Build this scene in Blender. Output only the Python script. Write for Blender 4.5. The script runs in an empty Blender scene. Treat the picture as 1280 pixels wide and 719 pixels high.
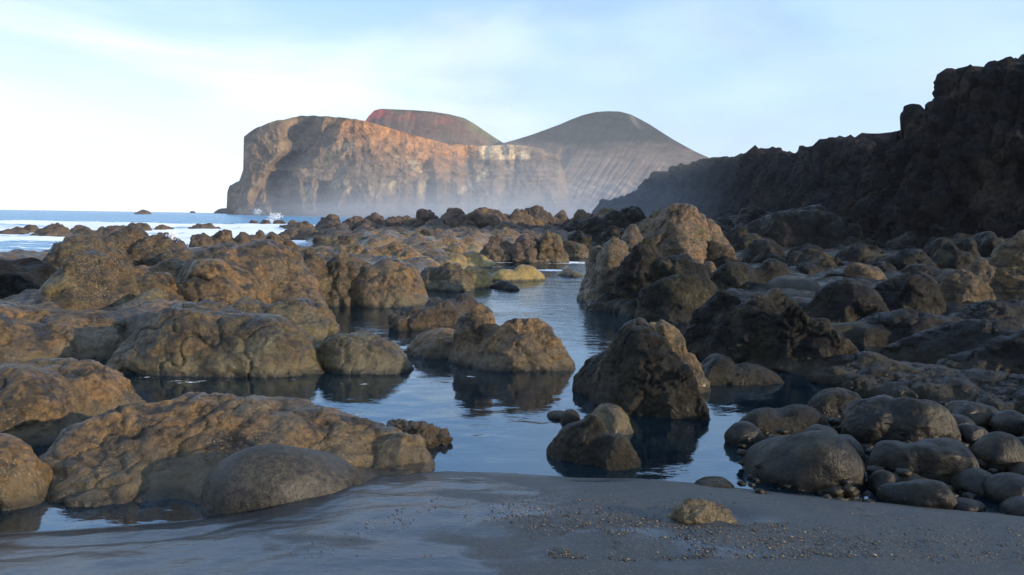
import bpy, math, random
import numpy as np
from mathutils import Matrix, Vector, Euler

sc = bpy.context.scene
COL = sc.collection

# ------------------------------------------------------------------ camera
F = 995.0                    # focal length in pixels of a 1280 wide picture
CZ = 1.95
PITCH = math.radians(5.08)
ROLL = math.radians(0.9)
M3 = Matrix.Rotation(math.radians(90) - PITCH, 3, 'X') @ Matrix.Rotation(ROLL, 3, 'Z')
cd = bpy.data.cameras.new('camera')
cd.sensor_width = 36.0
cd.lens = 36.0 * F / 1280.0
cd.clip_start = 0.05
cd.clip_end = 20000
cam = bpy.data.objects.new('camera', cd)
COL.objects.link(cam)
cam.matrix_world = Matrix.Translation((0, 0, CZ)) @ M3.to_4x4()
sc.camera = cam

# ------------------------------------------------------------------ light
SUN_EL = math.radians(13.0)
SUN_DIR = (0.93, -0.36)      # horizontal direction towards the sun: right, a little behind the camera
sd = bpy.data.lights.new('sun', 'SUN')
sd.energy = 5.0
sd.angle = math.radians(0.55)
sd.color = (1.0, 0.81, 0.57)
sun = bpy.data.objects.new('sun', sd)
COL.objects.link(sun)
v = Vector((SUN_DIR[0], SUN_DIR[1], math.tan(SUN_EL) * math.hypot(*SUN_DIR)))
sun.rotation_euler = v.to_track_quat('Z', 'Y').to_euler()
sun.location = (30, -20, 20)

sc.view_settings.view_transform = 'Standard'
sc.view_settings.look = 'None'
sc.view_settings.exposure = 0.34
sc.view_settings.gamma = 1.0
sc.cycles.use_denoising = True
sc.cycles.max_bounces = 8
sc.cycles.transparent_max_bounces = 12
sc.cycles.volume_bounces = 0

w = bpy.data.worlds.new('World')
sc.world = w
w.use_nodes = True
nt = w.node_tree
for n in list(nt.nodes):
    nt.nodes.remove(n)


def N(nt, typ, **kw):
    n = nt.nodes.new(typ)
    for k, val in kw.items():
        if k.startswith('i_'):
            n.inputs[k[2:].replace('_', ' ')].default_value = val
        else:
            setattr(n, k, val)
    return n


def L(nt, a, b):
    nt.links.new(a, b)


def math_n(nt, op, a, b=None, c=None, clamp=False):
    n = nt.nodes.new('ShaderNodeMath')
    n.operation = op
    n.use_clamp = clamp
    for i, x in enumerate((a, b, c)):
        if x is None:
            continue
        if isinstance(x, (int, float)):
            n.inputs[i].default_value = x
        else:
            nt.links.new(x, n.inputs[i])
    return n.outputs[0]


def maprange(nt, x, a, b, c=0.0, d=1.0, smooth=True):
    n = nt.nodes.new('ShaderNodeMapRange')
    if smooth:
        n.interpolation_type = 'SMOOTHSTEP'
    nt.links.new(x, n.inputs[0])
    for i, val in enumerate((a, b, c, d)):
        n.inputs[i + 1].default_value = val
    return n.outputs[0]


def mixc(nt, fac, a, b):
    n = nt.nodes.new('ShaderNodeMix')
    n.data_type = 'RGBA'
    if isinstance(fac, (int, float)):
        n.inputs[0].default_value = fac
    else:
        nt.links.new(fac, n.inputs[0])
    for idx, x in ((6, a), (7, b)):
        if isinstance(x, (tuple, list)):
            n.inputs[idx].default_value = (x[0], x[1], x[2], 1)
        else:
            nt.links.new(x, n.inputs[idx])
    return n.outputs[2]


def noise_n(nt, vec, scale, detail=4, rough=0.55, dist=0.0):
    n = nt.nodes.new('ShaderNodeTexNoise')
    n.inputs['Scale'].default_value = scale
    n.inputs['Detail'].default_value = detail
    n.inputs['Roughness'].default_value = rough
    n.inputs['Distortion'].default_value = dist
    nt.links.new(vec, n.inputs['Vector'])
    return n.outputs[0]


def scaled(nt, vec, s, loc=(0, 0, 0)):
    n = nt.nodes.new('ShaderNodeMapping')
    n.inputs['Scale'].default_value = s
    n.inputs['Location'].default_value = loc
    nt.links.new(vec, n.inputs['Vector'])
    return n.outputs[0]


# sky: Nishita under thin high cloud and bright sea haze low down
sky = N(nt, 'ShaderNodeTexSky')
sky.sky_type = 'NISHITA'
sky.sun_disc = False
sky.sun_elevation = SUN_EL
sky.sun_rotation = math.atan2(SUN_DIR[0], SUN_DIR[1])
sky.air_density = 1.0
sky.dust_density = 1.0
sky.ozone_density = 1.5
SKY_STRENGTH = 0.115
tc = N(nt, 'ShaderNodeTexCoord')
sep = N(nt, 'ShaderNodeSeparateXYZ')
L(nt, tc.outputs['Generated'], sep.inputs[0])
cv = scaled(nt, tc.outputs['Generated'], (1.6, 1.6, 5.0), (3.1, 1.7, 0.4))
cn = noise_n(nt, cv, 1.7, 6, 0.5, 0.35)
cn = maprange(nt, cn, 0.40, 0.66)
low = maprange(nt, sep.outputs[2], -0.02, 0.30, 1.0, 0.0)           # haze thickens towards the horizon
left = maprange(nt, sep.outputs[0], -0.75, 0.45, 1.0, 0.0)        # cloud bank over the sea
patch_ = maprange(nt, noise_n(nt, scaled(nt, tc.outputs['Generated'], (2.2, 2.2, 4.5), (5.3, 0.7, 2.2)), 1.6, 5, 0.55, 0.5), 0.42, 0.66)
hz = math_n(nt, 'MULTIPLY', math_n(nt, 'MULTIPLY', low, math_n(nt, 'MULTIPLY_ADD', patch_, -0.22, 1.0)), math_n(nt, 'MULTIPLY_ADD', left, 0.95, 0.32))
cl = math_n(nt, 'MULTIPLY', cn, math_n(nt, 'MULTIPLY_ADD', left, 0.35, 0.15))
f = math_n(nt, 'MINIMUM', math_n(nt, 'ADD', hz, cl), 1.0, clamp=True)
skyc = N(nt, 'ShaderNodeVectorMath', operation='MULTIPLY')
L(nt, sky.outputs[0], skyc.inputs[0])
skyc.inputs[1].default_value = (0.95, 1.12, 1.42)
veil = mixc(nt, 0.60, skyc.outputs[0], mixc(nt, patch_, (4.0, 6.7, 10.8), (4.2, 6.0, 9.0)))            # thin even high cloud
mx = mixc(nt, f, veil, (9.3, 9.8, 10.3))
bg = N(nt, 'ShaderNodeBackground')
bg.inputs['Strength'].default_value = SKY_STRENGTH
L(nt, mx, bg.inputs['Color'])
wo = N(nt, 'ShaderNodeOutputWorld')
L(nt, bg.outputs[0], wo.inputs['Surface'])


# ------------------------------------------------------------------ helpers: picture rays that lay out the ground plan
def ray(px, py):
    d = M3 @ Vector(((px - 640) / F, (359.5 - py) / F, -1))
    return d.x, d.y, d.z


def ground(px, py, z=0.0):
    x, y, zz = ray(px, py)
    t = (z - CZ) / zz
    return x * t, y * t


def at(px, py, Y):
    x, y, z = ray(px, py)
    return np.array((x / y * Y, Y, CZ + z / y * Y))


# ------------------------------------------------------------------ numpy noise
_rng = np.random.RandomState(11)
_PERM = _rng.permutation(256).astype(np.int64)
_PERM = np.concatenate([_PERM, _PERM, _PERM])
_G = _rng.normal(size=(256, 3))
_G /= np.linalg.norm(_G, axis=1)[:, None]
_G = _G.astype(np.float32) * 1.6
_J = _rng.rand(256, 3).astype(np.float32)


def gnoise(P):
    """gradient noise, about -1..1"""
    I = np.floor(P).astype(np.int64)
    f = (P - I).astype(np.float32)
    u = f * f * f * (f * (f * 6 - 15) + 10)
    I &= 255
    res = []
    for dx in (0, 1):
        for dy in (0, 1):
            for dz in (0, 1):
                h = _PERM[_PERM[_PERM[(I[:, 0] + dx) & 255] + ((I[:, 1] + dy) & 255)] + ((I[:, 2] + dz) & 255)]
                g = _G[h]
                res.append(g[:, 0] * (f[:, 0] - dx) + g[:, 1] * (f[:, 1] - dy) + g[:, 2] * (f[:, 2] - dz))
    a, b, c, d, e, g_, h_, i_ = res
    z, y, x = u[:, 2], u[:, 1], u[:, 0]
    x00 = a + (b - a) * z
    x01 = c + (d - c) * z
    x10 = e + (g_ - e) * z
    x11 = h_ + (i_ - h_) * z
    y0 = x00 + (x01 - x00) * y
    y1 = x10 + (x11 - x10) * y
    return y0 + (y1 - y0) * x


def fbm(P, octv=4, gain=0.5, ridge=False):
    s = np.zeros(len(P), np.float32)
    a = 1.0
    Q = P.astype(np.float32)
    for o in range(octv):
        n = gnoise(Q)
        if ridge:
            n = 1 - 2 * np.abs(n)
        s += a * n
        a *= gain
        Q = Q * 2.03 + 17.3
    return s


def cell(P, ids=False):
    """distance to nearest and second nearest jittered point"""
    I = np.floor(P).astype(np.int64)
    f = (P - I).astype(np.float32)
    f1 = np.full(len(P), 9.0, np.float32)
    f2 = np.full(len(P), 9.0, np.float32)
    rid = np.zeros(len(P), np.float32)
    for dx in (-1, 0, 1):
        for dy in (-1, 0, 1):
            for dz in (-1, 0, 1):
                h = _PERM[_PERM[_PERM[(I[:, 0] + dx) & 255] + ((I[:, 1] + dy) & 255)] + ((I[:, 2] + dz) & 255)]
                j = _J[h] + np.array((dx, dy, dz), np.float32) - f
                d = np.sqrt((j * j).sum(1))
                m = d < f1
                f2 = np.where(m, f1, np.minimum(f2, d))
                f1 = np.where(m, d, f1)
                if ids: rid = np.where(m, _J[(h * 7 + 13) & 255][:, 0], rid)
    return (f1, f2, rid) if ids else (f1, f2)


def sstep(a, b, x):
    t = np.clip((x - a) / (b - a), 0, 1)
    return t * t * (3 - 2 * t)


# ------------------------------------------------------------------ mesh making
def mesh_from(name, V, Q, mats=(), smooth=True, attrs=None):
    me = bpy.data.meshes.new(name)
    V = np.asarray(V, np.float32)
    Q = np.asarray(Q, np.int32)
    k = Q.shape[1]
    me.vertices.add(len(V))
    me.vertices.foreach_set('co', V.ravel())
    me.loops.add(Q.size)
    me.loops.foreach_set('vertex_index', Q.ravel())
    me.polygons.add(len(Q))
    me.polygons.foreach_set('loop_start', np.arange(0, Q.size, k, dtype=np.int32))
    me.polygons.foreach_set('loop_total', np.full(len(Q), k, np.int32))
    me.update(calc_edges=True)
    me.polygons.foreach_set('use_smooth', np.full(len(Q), smooth, bool))
    for nm, (typ, data) in (attrs or {}).items():
        a = me.attributes.new(nm, typ, 'POINT')
        a.data.foreach_set('color' if typ == 'FLOAT_COLOR' else 'value', np.asarray(data, np.float32).ravel())
    for m in mats:
        me.materials.append(m)
    me.validate()
    return me


def link(name, me, loc=(0, 0, 0), label=None, cat=None, group=None, kind=None, parent=None):
    o = bpy.data.objects.new(name, me)
    o.location = loc
    COL.objects.link(o)
    if label: o['label'] = label
    if cat: o['category'] = cat
    if group: o['group'] = group
    if kind: o['kind'] = kind
    if parent: o.parent = parent
    return o


def grid_faces(nu, nv, flip=False):
    i = np.arange((nu - 1) * (nv - 1))
    a = (i // (nv - 1)) * nv + i % (nv - 1)
    q = np.stack([a, a + nv, a + nv + 1, a + 1], 1)
    return q[:, ::-1] if flip else q


def normals(V, Q):
    fn = np.cross(V[Q[:, 2]] - V[Q[:, 0]], V[Q[:, 3]] - V[Q[:, 1]])
    n = np.zeros_like(V)
    for c in range(4):
        for a in range(3):
            n[:, a] += np.bincount(Q[:, c], fn[:, a], len(V))
    return n / (np.linalg.norm(n, axis=1)[:, None] + 1e-9)


def surfnet(Fv, org, h):
    """closed surface where the field crosses zero"""
    Fv = Fv.astype(np.float32)
    s = Fv < 0
    nx, ny, nz = Fv.shape
    C = (nx - 1, ny - 1, nz - 1)
    acc = np.zeros(C + (3,), np.float32)
    cnt = np.zeros(C, np.float32)
    faces = []
    ax_faces = []
    for ax in range(3):
        sl0 = [slice(None)] * 3; sl1 = [slice(None)] * 3
        sl0[ax] = slice(0, -1); sl1[ax] = slice(1, None)
        a = Fv[tuple(sl0)]; b = Fv[tuple(sl1)]
        cr = s[tuple(sl0)] != s[tuple(sl1)]
        idx = np.argwhere(cr)
        av = a[cr]; bv = b[cr]
        t = av / (av - bv)
        pos = idx.astype(np.float32)
        pos[:, ax] += t
        o1, o2 = [k for k in range(3) if k != ax]
        for d1 in (0, -1):
            for d2 in (0, -1):
                c = idx.copy(); c[:, o1] += d1; c[:, o2] += d2
                ok = (c >= 0).all(1) & (c < np.array(C)).all(1)
                ci = np.ravel_multi_index(c[ok].T, C)
                for k in range(3):
                    acc[..., k] += np.bincount(ci, pos[ok, k], acc[..., 0].size).reshape(C)
                cnt += np.bincount(ci, minlength=cnt.size).reshape(C)
        ok = (idx[:, o1] > 0) & (idx[:, o2] > 0) & (idx[:, o1] < C[o1]) & (idx[:, o2] < C[o2])
        idx = idx[ok]; neg = (av < 0)[ok]
        q = []
        for d1, d2 in ((0, 0), (-1, 0), (-1, -1), (0, -1)):
            c = idx.copy(); c[:, o1] += d1; c[:, o2] += d2
            q.append(np.ravel_multi_index(c.T, C))
        q = np.stack(q, 1)
        fl = neg if ax != 1 else ~neg
        q[~fl] = q[~fl][:, ::-1]
        faces.append(q)
    Q = np.concatenate(faces)
    act = cnt > 0
    remap = np.full(act.size, -1, np.int64)
    fi = np.flatnonzero(act)
    remap[fi] = np.arange(len(fi))
    V = (acc.reshape(-1, 3)[fi] / cnt.reshape(-1)[fi][:, None]) * h + org
    return V.astype(np.float64), remap[Q]


def lobe(l, zb=0.0, cfrac=0.05):
    """picture extent of a bulge -> ellipsoid standing on the ground plane"""
    x0, x1, yt, yb = l[:4]
    dep = l[4] if len(l) > 4 else 0.8
    p = l[5] if len(l) > 5 else 2.3
    yaw = math.radians(l[6]) if len(l) > 6 else 0.0
    xc = (x0 + x1) / 2
    yn = ground(xc, yb, zb)[1]
    d = yn
    for _ in range(4):
        hw = (x1 - x0) / 2 / F * d
        d = yn + hw * dep * 0.95
    X = at(xc, yb, d)[0]
    zt = at(xc, yt, d)[2]
    zt = max(zt, zb + 0.04)
    zc = zb + (zt - zb) * cfrac
    return (np.array((X, d, zc)), np.array((hw, hw * dep, zt - zc)), yaw, p)


RK = {'n': 0}
GROUPSEED = 3


def rock_shape(lobes, zb=0.0, cfrac=0.05, k=0.10, warp=0.10, rough=0.035, kind='weathered', seed=0, res=2.2,
               cuts=0, zmin=-0.5, maxc=1.6e6, gran=None, pz=None, facet=None, bridge=False, taper=None):
    args = {k_: v_ for k_, v_ in locals().items()}
    if pz is None: pz = {'smooth': 2.1, 'weathered': 1.7, 'lava': 1.6}[kind]
    if facet is None: facet = {'smooth': 0.0, 'weathered': 0.86, 'lava': 0.7}[kind]
    if taper is None: taper = {'smooth': 0.0, 'weathered': 0.16, 'lava': 0.22}[kind]
    E = [lobe(l, zb, cfrac) for l in lobes]
    if bridge:                                     # tie bulges that stand apart into one rock
        for i in range(1, len(lobes)):
            j = min(range(i), key=lambda j: np.hypot(*(E[i][0] - E[j][0])[:2]))
            a, b = E[i], E[j]
            dv = (a[0] - b[0])[:2]; dl = math.hypot(*dv); rm = min(a[1][0], b[1][0])
            tz = 0.72 * min(a[0][2] + a[1][2], b[0][2] + b[1][2]) + 0.03
            m_ = (a[0] + b[0]) / 2; m_[2] = zb
            E.append((m_, np.array((max(0.62 * dl, 0.5 * rm), max(0.55 * rm, 0.25 * dl), max(tz - zb, 0.08))), math.atan2(dv[1], dv[0]), 2.2))
    C = np.array([e[0] for e in E]); R = np.array([e[1] for e in E])
    mx = R[:, :2].max(1)
    lo = np.array((min(C[:, 0] - mx), min(C[:, 1] - mx), max(zmin, (C[:, 2] - R[:, 2]).min())))
    hi = np.array((max(C[:, 0] + mx), max(C[:, 1] + mx), max(C[:, 2] + R[:, 2])))
    size = float(np.median(R[:, 0]) * 2)
    pad = size * (warp + 0.10) + k * 0.8
    lo[:2] -= pad; hi += pad; lo[2] -= 0.02
    dist = max(1.0, math.hypot((lo[0] + hi[0]) / 2, lo[1]))
    h = max(dist * res / F, 0.012)
    ext = hi - lo
    while np.prod(np.ceil(ext / h) + 3) > maxc:
        h *= 1.1
    n = (np.ceil(ext / h) + 3).astype(int)
    org = lo - h
    gx, gy, gz = [org[i] + h * np.arange(n[i]) for i in range(3)]
    # a coarse lattice for the slow warp, then the field itself
    P = np.stack(np.meshgrid(gx, gy, gz, indexing='ij'), -1).reshape(-1, 3).astype(np.float32)
    if warp:
        cs = 4
        cn_ = [max(2, int(math.ceil(n[i] / cs)) + 2) for i in range(3)]
        cg = [org[i] + h * cs * np.arange(cn_[i]) for i in range(3)]
        cp = np.stack(np.meshgrid(*cg, indexing='ij'), -1).reshape(-1, 3)
        Wv = np.stack([gnoise(cp / (size * 0.55) + seed * 7.31 + o) + 0.4 * gnoise(cp / (size * 0.24) + seed * 3.1 + o)
                       for o in (0.0, 31.7, 73.1)], -1)
        Wv = Wv.reshape(cn_ + [3])
        idx = [np.arange(n[i]) / cs for i in range(3)]
        for a in range(3):
            i0 = np.floor(idx[a]).astype(int); fr = (idx[a] - i0)
            sh = [1, 1, 1, 1]; sh[a] = -1
            fr = fr.reshape(sh)
            Wv = np.take(Wv, i0, axis=a) * (1 - fr) + np.take(Wv, i0 + 1, axis=a) * fr
        P += (Wv.reshape(-1, 3) * warp * size).astype(np.float32)
    acc = np.zeros(len(P), np.float32)
    kk = max(k * size, 1e-3)
    for c, r, yaw, p in E:
        q = P - c.astype(np.float32)
        if yaw:
            cs_, sn = math.cos(yaw), math.sin(yaw)
            q = np.stack([q[:, 0] * cs_ + q[:, 1] * sn, -q[:, 0] * sn + q[:, 1] * cs_, q[:, 2]], -1)
        u = q / r.astype(np.float32)
        if taper: u = u * np.stack([1 + taper * np.clip(u[:, 2], 0, 1.2)] * 2 + [np.ones(len(u), np.float32)], -1)
        pw = pz * (1 if p < 2.5 else 1.25)
        g = ((np.abs(u[:, 0]) ** p + np.abs(u[:, 1]) ** p) ** (pw / p) + np.abs(u[:, 2]) ** pw + 1e-9) ** (1 / pw)
        if facet:
            gp_ = np.zeros(len(u), np.float32)
            fs = np.random.RandomState(seed * 13 + len(E))
            for j in range(13):
                a = (j + fs.uniform(-.4, .4)) * 2.39996; zz = 0.98 - 1.15 * (j + fs.uniform(-.3, .3)) / 12
                zz = min(0.99, max(-0.3, zz)); rr_ = math.sqrt(1 - zz * zz)
                gp_ += np.maximum(u @ np.array((math.cos(a) * rr_, math.sin(a) * rr_, zz), np.float32) * fs.uniform(0.90, 1.15), 0) ** 16
            g = g * (1 - facet) + facet * gp_ ** 0.0625
        dd = np.sqrt((q * q).sum(1)) * (1 - 1 / g)
        dd = np.maximum(dd, -r.min())
        acc += np.exp(np.clip(-dd / kk, -60, 60))
    fld = -kk * np.log(acc + 1e-30)
    rs = np.random.RandomState(seed + 5)
    for _ in range(cuts):                          # broad fracture faces
        i = rs.randint(len(E))
        c, r = E[i][0], E[i][1]
        a = rs.rand() * 2 * math.pi; el = rs.uniform(-0.1, 0.9)
        nn = np.array((math.cos(a) * math.cos(el), math.sin(a) * math.cos(el), math.sin(el)), np.float32)
        off = (r * np.abs(nn)).sum() * rs.uniform(0.55, 0.75) if len(E) < 2 else np.linalg.norm(hi - lo) * 0.3
        dd = (P - c.astype(np.float32)) @ nn - off
        fld = np.maximum(fld, dd)
    fld = fld.reshape(n)
    fld[0] = fld[-1] = 1; fld[:, 0] = fld[:, -1] = 1; fld[:, :, 0] = fld[:, :, -1] = 1
    V, Q = surfnet(fld, org, h)
    if len(V) == 0:
        return None
    if len(lobes) > 1 or warp > 0.05:
        lab = np.arange(len(V)); ea = np.concatenate([Q[:, 0], Q[:, 1], Q[:, 2]]); eb = np.concatenate([Q[:, 1], Q[:, 2], Q[:, 3]])
        while True:
            mn = np.minimum(lab[ea], lab[eb]); new = lab.copy()
            np.minimum.at(new, ea, mn); np.minimum.at(new, eb, mn)
            new = new[new]; new = new[new]
            if (new == lab).all(): break
            lab = new
        u_, c_ = np.unique(lab, return_counts=True)
        if len(u_) > 1:
            big = u_[c_.argmax()]
            if (c_ > 0.04 * c_.sum()).sum() > 1:
                if not bridge:
                    args['bridge'] = True
                    return rock_shape(**args)
                print('SPLIT', seed, lobes, c_)
            keep = lab == big
            rm = np.cumsum(keep) - 1
            Q = rm[Q[keep[Q[:, 0]]]]; V = V[keep]
    nr = normals(V, Q)
    gs = gran or size
    base = seed * 5.17
    if kind == 'smooth':
        d = fbm(V / (gs * 0.5) + base, 3, 0.4) * rough
    elif kind == 'weathered':
        d = fbm(V / (gs * 0.35) + base, 5, 0.5) * rough * 0.9
        d += (fbm(V / (gs * 0.6) * (1, 1, 1.6) + base + 9, 4, 0.5, True) - 0.6) * rough * 0.55
        wob = 0.3 * np.stack([gnoise(V / (gs * .22) + o) for o in (0, 9, 21)], -1)
        f1, f2 = cell(V / (gs * 0.6) * (1, 1, 0.75) + base + wob)
        d += (0.5 - f1) * rough * 0.6 - np.exp(-(f2 - f1) / 0.035) * rough * 0.95
        g1, g2 = cell(V / (gs * 0.13) + base + wob)
        d += - np.exp(-(g2 - g1) / 0.07) * rough * 0.16
        d += (fbm(V / (gs * 0.22) * (1, 1, 2.2) + base + 19 + 2 * wob, 4, 0.55, True) - 0.6) * rough * 0.2
    else:                                          # 'lava' : lumpy, cracked
        f1, f2 = cell(V / (gs * 0.30) + base + 0.25 * np.stack([gnoise(V / (gs * .2) + o) for o in (0, 9, 21)], -1))
        d = (0.45 - f1) * rough * 2.2 + np.minimum(f2 - f1, 0.18) * rough * 2.0
        g1, g2 = cell(V / (gs * 0.11) + base)
        d += (0.45 - g1) * rough * 0.4 - np.exp(-(g2 - g1) / 0.08) * rough * 0.25
        d += fbm(V / (gs * 0.4) + base, 5, 0.55) * rough * 0.9
    V = V + nr * (d * gs)[:, None]
    return V, Q


MATS = {}
NAMES_MESH = []


def rock(name, label, lobes, mat, group=None, cat='rock', **kw):
    RK['n'] += 1
    kw.setdefault('seed', RK['n'] * 3 + 1)
    r = rock_shape(lobes, **kw)
    if r is None:
        print('EMPTY', label); return None
    V, Q = r
    lo, hi = V.min(0), V.max(0)
    org = np.array(((lo[0] + hi[0]) / 2, (lo[1] + hi[1]) / 2, max(lo[2], -0.45)))
    me = mesh_from(name, V - org, Q, [MATS[mat]])
    return link(name, me, org, label, cat, group)


def part(parent, name, lobes, mat, label=None, **kw):
    o = rock(name, label, lobes, mat, cat=None, **kw)
    o.parent = parent
    o.matrix_parent_inverse = Matrix.Translation(-parent.location)
    return o


# ------------------------------------------------------------------ materials
def new_mat(name):
    m = bpy.data.materials.new(name)
    m.use_nodes = True
    t = m.node_tree
    b = t.nodes['Principled BSDF']
    return m, t, b


def rock_material(name, cols, s=1.0, rough=(0.27, 0.72), tide=None, tide_h=0.22, bump=0.5, speck=None, wet=0.22, spec=0.4, moss=None, speck_h=0.25):
    m, t, b = new_mat(name)
    g = N(t, 'ShaderNodeNewGeometry')
    pos = g.outputs['Position']
    sp = N(t, 'ShaderNodeSeparateXYZ'); L(t, pos, sp.inputs[0])
    n1 = noise_n(t, pos, 1.3 * s, 7, 0.62, 0.6)
    n2 = noise_n(t, scaled(t, pos, (1, 1, 1.6), (7, 3, 1)), 3.7 * s, 6, 0.65, 0.3)
    n3 = noise_n(t, pos, 19 * s, 6, 0.7)
    c = mixc(t, maprange(t, n1, 0.38, 0.60), cols[0], cols[1])
    c = mixc(t, maprange(t, n2, 0.47, 0.58), c, cols[2])
    if moss:
        n5 = noise_n(t, scaled(t, pos, (1, 1, 1), (21, 13, 5)), 0.9 * s, 6, 0.6, 0.4)
        c = mixc(t, maprange(t, n5, 0.52, 0.66), c, moss)
    # fine grain: darker pits and paler grains
    hs = N(t, 'ShaderNodeMix', data_type='RGBA', blend_type='MULTIPLY')
    hs.inputs[0].default_value = 1.0
    L(t, c, hs.inputs[6])
    gr = maprange(t, n3, 0.32, 0.68, 0.45, 1.55)
    cc = N(t, 'ShaderNodeCombineColor')
    for i in range(3): L(t, gr, cc.inputs[i])
    L(t, cc.outputs[0], hs.inputs[7])
    c = hs.outputs[2]
    if speck:
        vo = N(t, 'ShaderNodeTexVoronoi'); vo.inputs['Scale'].default_value = 42 * s
        L(t, pos, vo.inputs['Vector'])
        n4 = noise_n(t, pos, 1.9 * s, 4, 0.6)
        zz = math_n(t, 'ADD', sp.outputs[2], math_n(t, 'MULTIPLY', n4, -0.7))
        zone = maprange(t, zz, speck_h - 0.6, speck_h, 1.0, 0.12)
        a = math_n(t, 'MULTIPLY', maprange(t, vo.outputs['Distance'], 0.10, 0.36, 0.75, 0.0),
                   math_n(t, 'MULTIPLY', maprange(t, n4, 0.44, 0.60), zone))
        c = mixc(t, a, c, speck)
    if tide:
        n6 = noise_n(t, pos, 2.5 * s, 5, 0.6)
        zz = math_n(t, 'ADD', sp.outputs[2], math_n(t, 'MULTIPLY_ADD', n6, -tide_h * 1.6, tide_h * 0.8))
        c = mixc(t, maprange(t, zz, tide_h * 0.3, tide_h * 1.3, 0.85, 0.0), c, tide)
        # black, always wet foot
        c = mixc(t, maprange(t, sp.outputs[2], 0.02, 0.09, 0.75, 0.0), c, (0.018, 0.015, 0.011))
    L(t, c, b.inputs['Base Color'])
    wz = maprange(t, math_n(t, 'ADD', sp.outputs[2], math_n(t, 'MULTIPLY', n2, -0.35)), -0.12, 0.25, 0.0, 1.0)
    r1 = maprange(t, noise_n(t, pos, 2.2 * s, 5, 0.6), 0.35, 0.65, rough[0], rough[1])
    mr = N(t, 'ShaderNodeMix', data_type='FLOAT')
    L(t, wz, mr.inputs[0]); mr.inputs[2].default_value = wet; L(t, r1, mr.inputs[3])
    L(t, mr.outputs[0], b.inputs['Roughness'])
    b.inputs['Specular IOR Level'].default_value = spec
    vo2 = N(t, 'ShaderNodeTexVoronoi'); vo2.inputs['Scale'].default_value = 9 * s
    L(t, pos, vo2.inputs['Vector'])
    hsum = math_n(t, 'MULTIPLY_ADD', noise_n(t, pos, 5 * s, 8, 0.68, 0.4), 0.11 / s,
                  math_n(t, 'MULTIPLY', vo2.outputs['Distance'], 0.018 / s))
    hsum = math_n(t, 'MULTIPLY_ADD', n3, 0.028 / s, hsum)
    hsum = math_n(t, 'MULTIPLY_ADD', noise_n(t, pos, 70 * s, 3, 0.6), 0.007 / s, hsum)
    bp = N(t, 'ShaderNodeBump'); bp.inputs['Strength'].default_value = bump
    bp.inputs['Distance'].default_value = 1.0
    L(t, hsum, bp.inputs['Height']); L(t, bp.outputs[0], b.inputs['Normal'])
    MATS[name] = m
    return m


rock_material('brown_rock', ((0.1307, 0.0736, 0.0252), (0.0730, 0.0469, 0.0197), (0.0246, 0.0174, 0.0104)), tide=(0.080, 0.060, 0.030),
              speck=(0.30, 0.25, 0.13), moss=(0.082, 0.060, 0.031), bump=0.6)
rock_material('red_rock', ((0.0669, 0.0399, 0.0182), (0.0563, 0.0406, 0.0188), (0.0211, 0.0163, 0.0102)), tide=(0.085, 0.062, 0.032),
              speck=(0.42, 0.36, 0.24), moss=(0.10, 0.075, 0.03), bump=0.7, speck_h=1.4)
rock_material('olive_rock', ((0.0807, 0.0510, 0.0193), (0.0477, 0.0351, 0.0157), (0.0249, 0.0185, 0.0105)), tide=(0.095, 0.076, 0.036),
              speck=(0.34, 0.31, 0.16), moss=(0.074, 0.060, 0.030), bump=0.6)
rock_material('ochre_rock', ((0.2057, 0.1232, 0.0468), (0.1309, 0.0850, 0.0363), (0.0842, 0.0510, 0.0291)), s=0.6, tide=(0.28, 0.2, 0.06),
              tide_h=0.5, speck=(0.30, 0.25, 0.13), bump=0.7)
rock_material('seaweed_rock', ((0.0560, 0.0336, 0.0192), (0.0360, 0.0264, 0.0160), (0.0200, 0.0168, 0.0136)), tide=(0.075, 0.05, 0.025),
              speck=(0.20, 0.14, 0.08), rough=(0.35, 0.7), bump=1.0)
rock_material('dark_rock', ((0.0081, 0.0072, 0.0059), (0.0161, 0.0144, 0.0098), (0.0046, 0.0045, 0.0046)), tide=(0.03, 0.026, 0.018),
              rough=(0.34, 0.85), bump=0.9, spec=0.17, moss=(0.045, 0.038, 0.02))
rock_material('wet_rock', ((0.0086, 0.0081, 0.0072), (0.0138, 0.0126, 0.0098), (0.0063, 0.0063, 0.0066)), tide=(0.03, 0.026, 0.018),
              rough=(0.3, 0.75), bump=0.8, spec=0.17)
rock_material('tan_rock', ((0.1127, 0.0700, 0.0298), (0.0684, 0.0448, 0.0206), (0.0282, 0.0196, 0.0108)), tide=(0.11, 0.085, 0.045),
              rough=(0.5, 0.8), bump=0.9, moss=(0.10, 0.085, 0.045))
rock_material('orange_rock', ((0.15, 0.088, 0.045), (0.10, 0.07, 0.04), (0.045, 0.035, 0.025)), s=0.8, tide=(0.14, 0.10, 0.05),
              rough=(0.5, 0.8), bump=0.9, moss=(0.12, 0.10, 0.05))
rock_material('reef_rock', ((0.1148, 0.0783, 0.0520), (0.0680, 0.0479, 0.0352), (0.0425, 0.0320, 0.0260)), s=0.45, tide=(0.10, 0.07, 0.045),
              tide_h=0.6, rough=(0.6, 0.9), bump=0.8, moss=(0.12, 0.078, 0.04))
rock_material('grey_boulder', ((0.0400, 0.0344, 0.0256), (0.0336, 0.0296, 0.0224), (0.0264, 0.0232, 0.0184)), s=1.6, rough=(0.5, 0.7),
              bump=0.35, spec=0.3, speck=(0.16, 0.145, 0.085))
rock_material('dark_boulder', ((0.0104, 0.0096, 0.0079), (0.0173, 0.0156, 0.0112), (0.0063, 0.0060, 0.0056)), s=1.6, rough=(0.34, 0.62),
              bump=0.4, spec=0.2, wet=0.3, moss=(0.036, 0.031, 0.018))


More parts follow.
